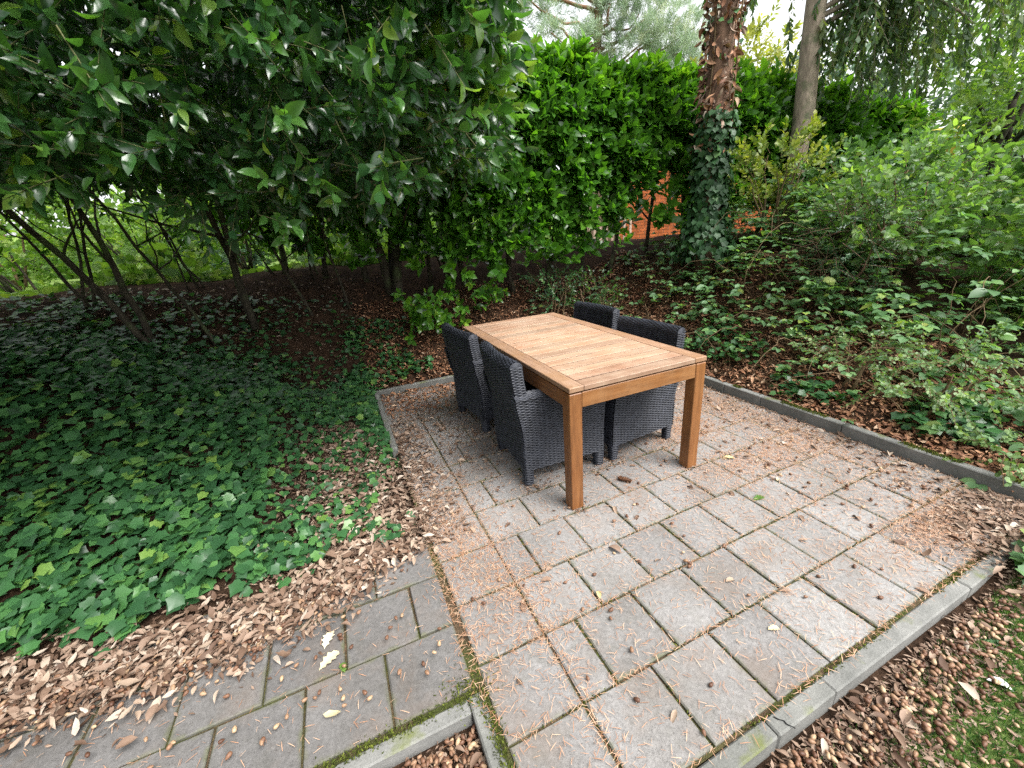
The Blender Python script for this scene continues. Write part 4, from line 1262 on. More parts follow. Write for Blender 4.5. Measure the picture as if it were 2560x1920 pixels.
def bramble(label, cx, cy, n, reach, h, lsz=(.052, .088), mat='bramble', solo=90):
    """a low mound of arching canes carrying leaves of three to five leaflets"""
    z0 = float(hz(cx, cy))
    t = empty('bramble_bush', (cx, cy, z0 - .02))
    tag(t, label, 'bramble', 'brambles on the right bank')
    for k in range((n + 1) // 2):
        a = U(0, 2 * PI); L = reach * U(.6, 1.1); hh = h * U(.35, .8)
        p0 = np.array([cx + rng.normal() * .2 * reach, cy + rng.normal() * .2 * reach, 0]); p0[2] = float(hz(p0[0], p0[1])) - .03
        tt = np.linspace(0, 1, 10)
        q = p0 + np.column_stack([L * tt * math.cos(a), L * tt * math.sin(a), hh * 4 * tt * (1.1 - tt) * .8])
        q[1:, 2] = np.maximum(q[1:, 2], hz(q[1:, 0], q[1:, 1]) + .03)
        q[1:] += rng.normal(size=(9, 3)) * .012
        pmesh('cane', MB().add(*tube(q, np.linspace(.0042, .0018, 10), 5, .05)).me('cane', MT['cane'], True), t)
    m = int(21 * n * reach)
    a = U(0, 2 * PI, m); r = np.sqrt(U(0, 1, m)) * reach * 1.1
    x = cx + r * np.cos(a); y = cy + r * np.sin(a)
    k = ~((x < 2.33) & (y < 2.84)) | ((x < 2.33) & (x > 2.2) & (y < .6) & (U(0, 1, m) < .25))
    k &= (U(0, 1, m) < .16 + .84 * sstep(np.maximum(x - 2.3, (y - 2.8)), .1, .95))
    x, y, r, a = x[k], y[k], r[k], a[k]; m = len(x)
    hump = h * np.maximum(.12, 1 - (r / reach / 1.15) ** 2) * (.75 + .35 * np.sin(9 * x + 5 * y) * np.sin(7 * y - 4 * x))
    z = hz(x, y) + .03 + hump * (1 - .75 * U(0, 1, m) ** 2.2)
    hd = norm(np.column_stack([np.cos(a) + rng.normal(size=m) * .8, np.sin(a) + rng.normal(size=m) * .8 - .3, U(-.45, .12, m)]))
    perp = norm(np.cross(hd, np.array([0, 0, 1.])))
    nrm = np.column_stack([rng.normal(size=m) * .28, rng.normal(size=m) * .28 - .18, np.ones(m)])
    sz = U(*lsz, m) * np.where(U(0, 1, m) < .15, 1.35, 1.0)
    pt = np.column_stack([x, y, z])
    LP, AX, NR, LS = [], [], [], []
    for f, s_ in ((0, 1.12), (1, .92), (-1, .92), (1.9, .75), (-1.9, .75)):
        use = np.ones(m, bool) if abs(f) < 1.5 else U(0, 1, m) < .3
        axd = hd * (1 - .38 * abs(f)) + perp * f * .95 + np.array([0, 0, -.10])
        LP.append((pt + norm(axd) * .012)[use]); AX.append(axd[use]); NR.append((nrm + rng.normal(size=(m, 3)) * .12)[use]); LS.append((sz * s_)[use])
    LP, AX, NR, LS = map(np.concatenate, (LP, AX, NR, LS))
    foliage(t, T_BRAM, LP, frames(AX, NR), LS, U(0, 1, len(LP)), MT[mat], solo, 13)
    return t

SMALL = MT['treeleaf']
br = [('bramble bush on the bank directly behind the right chairs', 2.55, 2.1, 12, .75, .45),
      ('bramble with reddish stems at the foot of the ivy-clad trunk', 3.0, 2.75, 14, .9, .6),
      ('bramble sprawling behind the back kerb right of the table', 1.9, 3.1, 10, .6, .4),
      ('bramble arching over the bank in the middle of the right side', 2.95, 1.15, 15, .95, .75),
      ('large-leaved bramble hanging over the right kerb', 2.85, .35, 16, .9, .6),
      ('bramble on the upper right bank under the yew sapling', 3.6, 1.1, 15, 1.0, .8),
      ('bramble with big pale leaves at the right edge of the photo', 3.05, -.35, 16, .9, .7),
      ('bramble near the right photo edge above the snowberry', 3.7, -.1, 15, 1.0, 1.15),
      ('bramble between the two tree trunks', 4.1, 2.4, 14, .9, .7),
      ('bramble low at the right end of the kerb', 2.75, -1.05, 10, .6, .35),
      ('bramble on the bank top behind the middle brambles', 3.9, 1.75, 14, 1.0, .8),
      ('bramble at the far right of the bank crest', 4.6, .5, 14, 1.1, .75)]
for a in br: bramble(*a)
shrub('snowberry_shrub', 'pale small-leaved shrub in front of the brambles at the right', 2.72, -.5, .42, .38, .14, .50, 80, 14, (.022, .032), T_ROUND, MT['pale'], .9, L=(.2, .36), solo=120, min_px=9, dirv=(-.3, -.2, .15))
shrub('snowberry_shrub', 'pale small-leaved sprays above the ivy on the right bank', 2.74, .05, .32, .28, .2, .42, 34, 14, (.02, .03), T_ROUND, MT['pale'], .9, L=(.2, .36), solo=60, min_px=9, dirv=(-.5, -.1, .1))
shrub('snowberry_shrub', 'small-leaved sprig hanging over the right end of the kerb', 2.42, -1.0, .16, .16, .06, .2, 22, 12, (.025, .035), T_ROUND, MT['pale'], .9, L=(.12, .25), solo=60, min_px=9, dirv=(-.4, 0, .1), stems=2)
shrub('yellow_shrub', 'yellow-green shrub growing in front of the conifer trunk', 4.0, 1.85, .5, .45, .3, 1.05, 110, 12, (.05, .075), T_BRAM, MT['yellow'], .5, L=(.2, .4), solo=100, stems=7, dirv=(-.2, -.3, .7))
shrub('elder_shrub', 'green shrub at the right of the conifer trunk', 4.75, 1.35, .75, .6, .1, .80, 220, 12, (.055, .085), T_BRAM, MT['bramble'], .5, solo=80, stems=8)
shrub('elder_shrub', 'leafy light green shrub beside the yew sapling', 3.95, .55, .65, .55, .15, 1.05, 230, 12, (.055, .085), T_BRAM, MT['treeleaf'], .6, solo=100, stems=7)
shrub('elder_shrub', 'tall broad-leaved shrub at the right photo edge', 4.7, -.4, .75, .55, .2, 1.65, 280, 12, (.07, .10), T_BRAM, MT['treeleaf'], .6, solo=100, stems=8)
shrub('elder_shrub', 'dense green shrub far back on the right bank', 6.0, 1.0, .9, .7, .1, .60, 240, 12, (.07, .11), T_BRAM, MT['bramble'], .5, solo=60, stems=8)
shrub('elder_shrub', 'lush shrub below the yellow tiled roof', 6.6, .1, 1.0, .7, .1, .95, 280, 12, (.08, .12), T_BRAM, MT['treeleaf'], .5, solo=60, stems=8)
shrub('elder_shrub', 'big-leaved bush behind the brambles at the right edge', 5.6, -.6, .8, .7, .2, 1.35, 230, 12, (.09, .13), T_BRAM, MT['lawnleaf'], .6, solo=80, stems=8)
shrub('yew_sapling', 'dark yew sapling standing among the brambles', 3.45, .62, .42, .36, .15, .95, 170, 26, (.02, .03), T_DIAM, MT['yew'], .4, solo=0, stems=1, dirv=(0, -.1, .1), L=(.22, .38), ang=(70, 45), stem_mat='redbark')
shrub('yew_sapling', 'dark conifer sapling at the far right behind the big-leaved bush', 5.0, -.75, .55, .5, .2, 1.3, 200, 26, (.025, .035), T_DIAM, MT['yew'], .4, solo=0, stems=1, dirv=(0, 0, .1), L=(.25, .45), ang=(70, 45), stem_mat='redbark')
shrub('holly_sapling', 'small glossy holly sapling behind the far right chair', 2.2, 3.05, .30, .22, .25, .75, 60, 9, (.04, .06), T_HOLLY2, MT['holly'], .5, cat='holly', solo=60, stems=4)
shrub('holly_sapling', 'bluish small-leaved evergreen at the foot of the hedge', 1.75, 3.3, .35, .2, .3, .7, 70, 9, (.035, .055), T_HOLLY2, MT['ivy'], .5, cat='holly', solo=60, stems=4)

# dry grass tussocks and dead stems on the right bank
n = 1900
x = U(2.0, 3.8, n); y = U(.4, 3.4, n); k = (x > 2.35) | (y > 2.9)
x, y = x[k], y[k]; n = len(x)
P = np.column_stack([x, y, hz(x, y)])
D_ = np.column_stack([rng.normal(size=n) * .7, rng.normal(size=n) * .7, U(.2, 1, n)])
o = sticks(P, D_, U(.08, .38, n), .0022, MT['cane'], 'dry_stems', None, .25)
tag(o, 'dry brown stems and tussock grass on the right bank', 'dry stems', kind='stuff')

# ------------------------------------------------------------------ broad leaf close to the lens at the left edge
t = empty('vine_sprig', (-2.3, -0.60, 0.0))
tag(t, 'broad green leaf reaching in at the left edge above the ivy', 'plant')
q = wander((-2.3, -0.60, -.02), (-2.07, -0.47, 1.16), 8, .012, 77)
pmesh('stem', MB().add(*tube(q, np.linspace(.006, .003, 8), 6)).me('stem', MT['twig'], True), t)
VINE = [(0, 0), (.3, -.06), (.55, .1), (.48, .3), (.62, .5), (.4, .58), (.36, .78), (.16, .8), (0, 1.0)]
VINE = VINE + [(-a, b) for a, b in VINE[-2:0:-1]]
T_VINE = t_fan(VINE, .12, .25, .35)
Pv = np.array([(-2.06, -.47, 1.17), (-2.06, -.49, 1.08)])
leaf_objects('leaf', T_VINE, Pv, frames(np.array([(.75, -.35, -.1), (.6, -.5, -.35)]), np.array([(-.2, -.5, 1.), (0, -.6, 1)])), np.array([.145, .13]), [0, 1], MT['lawnleaf'], t)

# ------------------------------------------------------------------ beyond the hedge: house, fence, garden, trees
hb = empty('brick_building', (6.1, 6.3, 1.0))
tag(hb, 'orange brick building glimpsed through the hedge', 'building')
wl = MB()
p0, p1 = np.array([4.9, 6.1]), np.array([8.6, 4.9])
dW = (p1 - p0) / np.linalg.norm(p1 - p0); nW = np.array([dW[1], -dW[0]])
LW = np.linalg.norm(p1 - p0)
def wbox(mb, a, b, z0, z1, out, thick, inset=0.0):
    q = [p0 + dW * a + nW * out, p0 + dW * b + nW * out, p0 + dW * b + nW * (out - thick), p0 + dW * a + nW * (out - thick)]
    V = [(c[0], c[1], z0) for c in q] + [(c[0], c[1], z1) for c in q]
    mb.add(V, [[3, 2, 1, 0], [4, 5, 6, 7], [0, 1, 5, 4], [1, 2, 6, 5], [2, 3, 7, 6], [3, 0, 4, 7]])
core = MB(); wbox(core, 0, LW, .9, 3.3, 0, 2.5)
pmesh('wall', core.me('wall', MT['mortar']), hb)
bm_ = MB()
for r in range(36):
    off = .11 * (r % 2)
    for c in range(int(LW / .22)):
        wbox(bm_, off + c * .22 + .004, min(LW, off + c * .22 + .211), 1.0 + r * .0635, 1.0 + r * .0635 + .055, .006, .005)
bo_ = pmesh('brickwork', bm_.me('brickwork', MT['orange']), hb); bo_['kind'] = 'stuff'
rf = MB(); wbox(rf, -.2, LW + .2, 3.3, 3.42, .25, 3.0)
pmesh('roof', rf.me('roof', MT['redbark']), hb)
fence = empty('picket_fence', (4.3, 5.6, 1.05))
tag(fence, 'pale picket fence posts glimpsed under the hedge', 'fence')
for k in range(9):
    c = np.array([3.9, 5.9]) + k * np.array([.11, -.055])
    V, Fc = rbox(-.03, -.012, -.05, .03, .012, .62, .006)
    o = link('picket', mesh('picket', V + np.array([c[0] - 4.3, c[1] - 5.6, 0.05]), Fc, MT['picket']), fence)

# yellow tiled roof
rfh = empty('tiled_roof', (14.3, 5.0, 0.9))
tag(rfh, 'yellow mossy tiled roof end showing past the hedge', 'roof')
rt = MB()
e0 = np.array([13.8, 5.05, 3.22]); ex_ = np.array([.28, -.62, -.02]); ez_ = np.array([.16, -.10, -.75])
for i in range(8):
    for j in range(4):
        a0 = e0 + ex_ * (j / 4) * 1.05 + ez_ * (i / 5.0); ax_ = ex_ / 4.1; az_ = ez_ / 4.6
        nn = norm(np.cross(az_, ax_)) * -1
        b0 = a0 + nn * .0; b1 = a0 + nn * .05
        V = [a0, a0 + ax_, a0 + ax_ + az_ + nn * .05, a0 + az_ + nn * .05, a0 + ax_ * .5 + nn * .04, a0 + ax_ * .5 + az_ + nn * .09, a0 + az_, a0 + ax_ + az_]
        rt.add(V, [[0, 4, 5, 3], [4, 1, 2, 5], [3, 5, 2, 7, 6]])
pmesh('tiles', rt.me('tiles', MT['tile']), rfh)
cp = MB(); cp.add(*tube([e0 + (-.05, .1, .04), e0 + ex_ * 1.12 + (0, 0, .04)], .07, 8))
pmesh('ridge_cap', cp.me('ridge_cap', MT['tile'], True), rfh)
rwall = MB(); q = [e0 + ez_ * 1.55, e0 + ex_ * 1.05 + ez_ * 1.55, e0 + ex_ * 1.05 + ez_ * 1.55 + (1.2, .5, 0), e0 + ez_ * 1.55 + (1.2, .5, 0)]
V = [(c[0], c[1], .9) for c in q] + [tuple(c) for c in q]
rwall.add(V, [[0, 1, 5, 4], [1, 2, 6, 5], [2, 3, 7, 6], [3, 0, 4, 7], [4, 5, 6, 7]])
pmesh('wall', rwall.me('wall', MT['mortar']), rfh)

def tree(name, label, x, y, zb, h, crown_c, crown_r, n, nl, size, mat, bark, r0=.15, tm=T_DIAM, group=None, lobes=7, droop=.15, L=.7, tw=True, seed=0):
    r = np.random.default_rng(seed + 50)
    t = empty(name, (x, y, zb))
    tag(t, label, 'tree', group)
    pmesh('trunk', MB().add(*tube(wander((x, y, zb - .1), (x + r.normal() * .2, y, crown_c), 10, .03, seed), np.linspace(r0, r0 * .5, 10), 10, .06)).me('trunk', MT[bark], True), t)
    cs = []
    for k in range(lobes):
        d = norm(r.normal(size=3)) * np.array([1, 1, .8]) * r.uniform(.25, .75)
        cs.append(np.array([x, y, crown_c]) + d * np.array(crown_r))
        pmesh('limb', MB().add(*tube(wander((x, y, zb + (crown_c - zb) * r.uniform(.45, .9)), cs[-1], 7, .05, seed * 9 + k), np.linspace(r0 * .45, .02, 7), 7, .05)).me('limb', MT[bark], True), t)
    cs = np.array(cs)
    own = r.integers(0, lobes, n)
    dd = norm(r.normal(size=(n, 3))) * (r.uniform(0, 1, n) ** .45)[:, None]
    P = cs[own] + dd * np.array(crown_r) * .48
    D_ = dd + r.normal(size=(n, 3)) * .5
    lp, lr, ls, ow = shoots(P, D_, U(.5, 1.2, n) * L, nl, size, 60, 30, .6, .4, droop)
    foliage(t, tm, lp, lr, ls, np.clip(U(0, .75, n)[ow] + U(0, .25, len(lp)), 0, 1), MT[mat], 0, name='crown')
    return t
# Scots pine
pine = empty('pine_tree', (11.5, 16.4, 1.0))
tag(pine, 'tall pale pine with orange limbs against the white sky', 'tree')
pmesh('trunk', MB().add(*tube(wander((11.6, 16.6, .9), (11.9, 16.6, 13), 12, .06, 91), np.linspace(.28, .14, 12), 10, .04)).me('trunk', MT['pinebark'], True), pine)
cl = []
r = np.random.default_rng(5)
def ppos(px, py, d):            # a direction measured on the photograph, set out at its own distance from where it was taken
    u, v = px * 2560 / 2212, py * 2560 / 2212
    dr_ = R_RIGHT * (u - 1280) / F_PX + R_DOWN * (v - 960) / F_PX + R_FWD
    return CAM + dr_ * (d / np.hypot(dr_[0], dr_[1]))
for (px, py, d, rr) in [(1130, -10, 21, 1.0), (1180, 20, 21, .8), (1230, -30, 22, 1.0), (1310, 10, 22, 1.3), (1380, 30, 22, 1.2), (1440, 60, 21, 1.1), (1480, 110, 21, 1.0), (1330, 90, 22, .9), (1260, 80, 21, .7), (1420, 120, 22, .9), (1500, 60, 22, .7),
                         (1370, -40, 22, 1.3), (1190, 70, 20, .5), (1440, 0, 23, .9), (1310, 140, 22, .6), (1470, 150, 21, .9), (1395, 85, 21, .9), (1100, -40, 21, 1.0)]:
    c = ppos(px, py, d); cl.append((c, rr))
    base = np.array([11.75, 16.6, c[2] - r.uniform(.3, 1.6)])
    q = wander(base, c, 9, .10, int(px))
    pmesh('limb', MB().add(*tube(q, np.linspace(.085, .02, 9), 6, .05)).me('limb', MT['pinebark'], True), pine)
tp, td = [], []
for c, rr in cl:
    m = int(46 * rr * rr) + 16
    dd = norm(rng.normal(size=(m, 3))) * (U(0, 1, m) ** .5)[:, None]
    tp.append(c + dd * rr * np.array([1, 1, .55])); td.append(dd + np.array([0, 0, .7]))
tp = np.concatenate(tp); td = np.concatenate(td)
lp, lr, ls, ow = shoots(tp, td, .30, 40, .30, 62, 30, .2, .5, 0, 0.0)
foliage(pine, T_DIAM, lp, lr, ls, np.clip(U(0, .8, len(tp))[ow] + U(0, .2, len(lp)), 0, 1), MT['pine'], 0, name='needles', ws=.16)

tree('deciduous_tree', 'golden-green tree behind the hedge between the two trunks', 14.3, 10.4, 1.0, 8, 5.6, (3.2, 2.6, 2.2), 330, 16, .26, 'ytree', 'bark', .2, group='trees beyond the hedge', lobes=9, seed=1)
tree('deciduous_tree', 'blue-green tree right of the conifer, paling into the sky', 15.5, 7.2, 1.0, 8, 5.0, (3.2, 2.6, 2.6), 230, 14, .26, 'bluetree', 'bark', .2, group='trees beyond the hedge', lobes=9, seed=2)
tree('deciduous_tree', 'fresh green tree at the top right corner', 10.5, 1.9, .9, 8, 4.4, (2.4, 2.2, 1.7), 260, 14, .2, 'treeleaf', 'bark', .18, group='trees beyond the hedge', lobes=9, seed=3)
tree('deciduous_tree', 'bluish tree behind the yellow roof', 19.5, 5.0, .9, 8, 3.8, (3.6, 3.0, 2.4), 260, 14, .3, 'bluetree', 'bark', .2, group='trees beyond the hedge', lobes=9, seed=4)
tree('deciduous_tree', 'leafy tree at the right photo edge above the shrubs', 8.3, .3, .9, 6, 3.0, (1.7, 1.6, 1.3), 200, 14, .15, 'treeleaf', 'bark', .12, group='trees beyond the hedge', lobes=8, seed=5)
tree('deciduous_tree', 'yellowish young tree hanging in at the right edge', 6.6, .9, .9, 5, 2.6, (1.0, .9, .7), 120, 14, .11, 'lawnleaf', 'bark', .06, group='trees beyond the hedge', lobes=6, seed=6)

# garden seen under the holly
for k, (gx_, gy_, rx, h1, mt, lab) in enumerate([
        (-6.6, 9.3, 1.5, 3.0, 'lawnleaf', 'bright shrub on the lawn at the far left, seen under the holly'),
        (-4.9, 10.2, 1.4, 2.6, 'lawnleaf', 'sunny green shrub beyond the lawn left of centre'),
        (-3.2, 10.8, 1.2, 2.3, 'bluetree', 'bluish shrub beyond the lawn seen between the stems'),
        (-1.5, 10.6, 1.4, 2.4, 'lawnleaf', 'yellow-green shrub beyond the lawn behind the slender stem'),
        (0.6, 10.6, 1.4, 2.2, 'lawnleaf', 'bright bush seen past the thick holly trunk'),
        (-9.2, 11.0, 1.8, 3.3, 'lawnleaf', 'large garden bush at the far left edge'),
        (-7.6, 7.2, 1.1, 2.2, 'lawnleaf', 'low leafy bush at the left edge beyond the bank')]):
    shrub('garden_shrub', lab, gx_, gy_, rx, rx * .8, .05, h1, 300, 12, (.09, .15), T_BRAM, MT[mt], .6, L=(.3, .6), group='shrubs beyond the lawn', solo=0, stems=4)
for k, (gx_, gy_, rx, h1, lab) in enumerate([(-6.3, 5.6, 1.0, 1.5, 'backlit bright shrub just over the crest at the far left edge'), (-4.9, 5.9, .9, 1.35, 'backlit yellow-green shrub just over the crest, second from the left edge'),
        (-3.6, 6.1, .9, 1.2, 'backlit leafy shrub over the crest behind the leftmost holly stems'), (-2.3, 6.2, .8, 1.3, 'backlit leafy shrub over the crest left of the slender pale stem'),
        (-1.0, 6.1, .8, 1.1, 'backlit leafy shrub over the crest near the thick holly trunk'), (0.4, 6.0, .8, 1.1, 'backlit leafy shrub over the crest behind the hedge end')]):
    shrub('garden_shrub', lab, gx_, gy_, rx, rx * .6, .38, h1, 120, 10, (.06, .10), T_BRAM, MT['lawnleaf'], .5, L=(.25, .5), group='shrubs just over the crest', solo=50, stems=6, stem_mat='bark', min_px=12)
wd_n = 5200
a = U(math.radians(-20), math.radians(200), wd_n)
rd = U(27, 40, wd_n)
P = np.column_stack([rd * np.cos(a), rd * np.sin(a), np.zeros(wd_n)])
hh = (3.4 + 1.4 * np.sin(5 * a) + 1.0 * np.sin(11 * a + 1)) * np.where(a < 1.0, .55, 1)
P[:, 2] = 1.0 + U(0, 1, wd_n) ** .8 * hh
D_ = rng.normal(size=(wd_n, 3)) + np.array([0, 0, .4])
lp, lr, ls, ow = shoots(P, D_, 1.2, 9, .75, 60, 30, .5, .4, .1)
wood = build_leaves('woodland', T_CLUMP, lp, lr, ls, np.clip(U(0, .8, wd_n)[ow] + U(0, .2, len(lp)), 0, 1), MT['lawnleaf'], None, False)
tag(wood, 'distant wood of mixed green trees behind the garden', 'woodland', kind='stuff')

# ------------------------------------------------------------------ litter
def on_paving(x, y): return (x > -.84) & (x < 2.2) & (y > -1.23) & (y < 2.75)
def rest_z(x, y):
    on_t = (x > -.86) & (x < 2.215) & (y > -1.3) & (y < 2.76)
    on_p = (x <= -.86) & (y < .2) & (y > -.785)
    return np.where(on_t | on_p, 0.003, hz(x, y) + .004)

def litter_xy(n):
    """dead leaves: where they lie on the photograph"""
    xs, ys = [], []
    def add(m, fx, fy, test=None):
        x, y = fx(m), fy(m)
        if test is not None:
            k = U(0, 1, m) < test(x, y); x, y = x[k], y[k]
        xs.append(x); ys.append(y)
    # along the path's far edge
    add(11000, lambda m: U(-4, -.8, m), lambda m: U(-.35, .45, m), lambda x, y: np.exp(-((y - np.interp(x, [-4, -2.6, -2.1, -1.66, -1.26, -.95, -.8], [.1, .10, .04, .02, .12, .32, .5])) / .17) ** 2))
    # between ivy and terrace
    add(4200, lambda m: U(-1.8, -.6, m), lambda m: U(.1, 1.7, m), lambda x, y: np.exp(-((x + 1.1) / .36) ** 2))
    # back left of the terrace
    add(1500, lambda m: U(-.85, .7, m), lambda m: U(.7, 2.75, m), lambda x, y: .12 + .75 * sstep(y, 1.7, 2.6) + .35 * np.exp(-((x + .6) / .3) ** 2))
    # bank behind the back kerb and right bank
    add(6500, lambda m: U(-.9, 3.4, m), lambda m: U(2.8, 3.9, m))
    add(7500, lambda m: U(2.28, 3.7, m), lambda m: U(-1.4, 3.2, m))
    # shaded bank under the holly
    add(1800, lambda m: U(-4.2, -.4, m), lambda m: U(2.4, 4.4, m), lambda x, y: .55 + 0 * x)
    # in the near bed and lawn
    add(260, lambda m: U(-2.0, -.9, m), lambda m: U(-1.2, -.8, m))
    add(520, lambda m: U(.0, 2.6, m), lambda m: U(-1.9, -1.32, m), lambda x, y: 1 - .8 * sstep(-y + .16 * x, 1.5, 1.7))
    add(500, lambda m: U(1.3, 2.3, m), lambda m: U(-1.45, -1.0, m), lambda x, y: sstep(x, 1.35, 1.8))
    # right strip of the terrace
    add(800, lambda m: U(1.1, 2.2, m), lambda m: U(-1.2, 2.7, m), lambda x, y: .15 + .85 * sstep(x, 1.7, 2.15))
    return np.concatenate(xs), np.concatenate(ys)
x, y = litter_xy(0)
n = len(x)
lift = np.where(on_paving(x, y), U(0, .006, n), U(0, .035, n))
P = np.column_stack([x, y, rest_z(x, y) + lift + .003])
az = U(0, 2 * PI, n)
ax = np.column_stack([np.cos(az), np.sin(az), rng.normal(size=n) * .18])
nr = np.column_stack([rng.normal(size=n) * .26, rng.normal(size=n) * .26, np.ones(n)])
FR = frames(ax, nr); SZ = U(.024, .066, n) * np.where(U(0, 1, n) < .08, 1.35, 1); TN = U(0, 1, n)
red = (y > 2.0) & (x > -.9) | (x > 2.2)
which = rng.integers(0, 4, n)
fl_n = {0: 75, 1: 75, 2: 75, 3: 75}
zone_lab = [('curled brown leaf in the drift along the path', lambda x, y: (x < -.84) & (y < .28)),
            ('dead leaf in the drift between ivy and terrace', lambda x, y: (x < -.6) & (y >= .28) & (y < 2)),
            ('reddish dead leaf at the back of the terrace', lambda x, y: (x < 1.2) & (y >= .28)),
            ('dry leaf at the right side by the raised kerb', lambda x, y: (x >= 1.2) & (y > -1.25)),
            ('dead leaf lying in front of the kerbs', lambda x, y: np.ones_like(x, bool))]
def zone_tag(obs, zones, cat, XY):
    for o, (a, b) in zip(obs, XY):
        for lab, f in zones:
            if bool(f(np.array(a), np.array(b))):
                tag(o, lab, cat, 'group: ' + lab); o['group'] = lab + ' (many alike)'
                break
px_all = SZ * F_PX / np.maximum(project(P)[2], .2)
for w in range(4):
    for rd_, mt in ((False, 'litter'), (True, 'redlitter')):
        k = np.nonzero((which == w) & (red == rd_))[0]
        idx = front_most(P[k], SZ[k], 50 if not rd_ else 25, min_px=14)
        obs = leaf_objects('fallen_leaf', T_LIT[w], P[k], FR[k], SZ[k], idx, MT[mt])
        zone_tag(obs, zone_lab, 'fallen leaf', P[k][idx][:, :2])
        keep = np.ones(len(k), bool); keep[idx] = False
        o = build_leaves('leaf_litter', T_LIT[w], P[k][keep], FR[k][keep], SZ[k][keep], TN[k][keep], MT[mt])
        tag(o, 'reddish dead leaves strewn over the banks' if rd_ else 'brown dead leaves drifted along path and beds', 'leaf litter', kind='stuff')

# crumbled leaf debris: shreds between the leaves, on beds, banks and the dirty corner of the terrace
cx_, cy_ = [], []
def crumbs(m, x0, x1, y0, y1, test=None):
    x, y = U(x0, x1, m), U(y0, y1, m)
    if test is not None:
        k = U(0, 1, m) < test(x, y); x, y = x[k], y[k]
    cx_.append(x); cy_.append(y)
crumbs(26000, -3.6, -.8, -.35, .5, lambda x, y: np.exp(-((y - np.interp(x, [-4, -2.6, -2.1, -1.66, -1.26, -.95, -.8], [.1, .10, .04, .02, .12, .32, .5])) / .16) ** 2))
crumbs(26000, -1.9, -.6, .1, 1.9, lambda x, y: np.exp(-((x + 1.15) / .42) ** 2))
crumbs(9000, -3.5, -.9, 2.6, 4.2)
crumbs(9000, -.82, .7, .3, 2.72, lambda x, y: .25 + .6 * sstep(y, .8, 2.4))
crumbs(26000, 2.28, 3.8, -1.4, 3.0)
crumbs(15000, -.9, 3.0, 2.8, 3.9)
crumbs(16000, -.2, 2.4, -1.9, -1.31, lambda x, y: 1 - .8 * sstep(-y + .16 * x, 1.5, 1.72))
crumbs(5000, 1.2, 2.2, -1.25, 2.6, lambda x, y: .1 + .9 * sstep(x + .2 * (y < -.7), 1.75, 2.2))
crumbs(5000, 1.25, 2.3, -1.45, -.95, lambda x, y: sstep(x, 1.3, 1.8))
crumbs(2500, -2, -.9, -1.3, -.79)
for fx_, fy_ in [(.04, .04), (.96, .04), (-.12, .35), (-.12, .93), (.45, .36), (-.15, 1.3), (-.18, 1.86), (1.08, .38), (.55, .38), (1.1, .95)]:  # extra crumbs round the feet, added as contact shade
    cx_.append(fx_ + rng.normal(size=70) * .055); cy_.append(fy_ + rng.normal(size=70) * .055)
x = np.concatenate(cx_); y = np.concatenate(cy_)
k = ~((x > 2.2) & (x < 2.285) & (y > -1.25)); x, y = x[k], y[k]; n = len(x)
P = np.column_stack([x, y, rest_z(x, y) + U(0, .010, n)])
az = U(0, 2 * PI, n)
FRc = frames(np.column_stack([np.cos(az), np.sin(az), rng.normal(size=n) * .25]), np.column_stack([rng.normal(size=n) * .4, rng.normal(size=n) * .4, np.ones(n)]))
rd_ = ((y > 2.0) & (x > -.9)) | (x > 2.2)
for q, mt, lab in ((rd_, 'redlitter', 'rusty shreds of dead leaves and needles on the banks'), (~rd_, 'litter', 'brown crumbled leaf debris along the path and in the dirty corners')):
    o = build_leaves('leaf_crumbs', T_DIAM, P[q], FRc[q], U(.010, .034, q.sum()), U(0, .85, q.sum()), MT[mt], wscale=U(.4, 1.3, q.sum()))
    tag(o, lab, 'leaf debris', kind='stuff')

REFS = [('front left table leg', 0, 0), ('front right table leg', 1.0, 0), ('near kerb corner', -.86, -.75), ('green leaf on the slabs', .99, -.44), ('white lobed leaf by the front kerb', .30, -1.03),
        ('pale yellow lobed leaf', 1.22, -.02), ('crack in the front kerb', .045, -1.27)]
_used = set()
def where_label(what, x, y):
    d = [math.hypot(x - a, y - b) for _, a, b in REFS]
    for i in np.argsort(d):
        nm, a, b = REFS[i]
        vx, vy = x - a, y - b
        rt = vx * R_RIGHT[0] + vy * R_RIGHT[1]; fw = vx * R_FWD[0] + vy * R_FWD[1]
        side = ('right of' if rt > 0 else 'left of') if abs(rt) > abs(fw) else ('behind' if fw > 0 else 'in front of')
        for q in (10, 5, 1):
            lab = '%s about %d cm %s the %s' % (what, max(q, round(d[i] * 100 / q) * q), side, nm)
            if lab not in _used:
                _used.add(lab); return lab
    return lab
# loose leaves scattered on the open paving, one by one
n = 34
x = U(-.8, 2.1, n); y = U(-1.2, .3, n)
P = np.column_stack([x, y, np.full(n, .006)])
az = U(0, 2 * PI, n)
FRs = frames(np.column_stack([np.cos(az), np.sin(az), np.zeros(n)]), np.column_stack([rng.normal(size=n) * .25, rng.normal(size=n) * .25, np.ones(n)]))
obs = leaf_objects('fallen_leaf', T_LIT[0], P, FRs, U(.035, .075, n), range(n), MT['litter'])
for o, p in zip(obs, P): tag(o, where_label('dry leaf', p[0], p[1]), 'fallen leaf', 'single leaves on the open slabs')

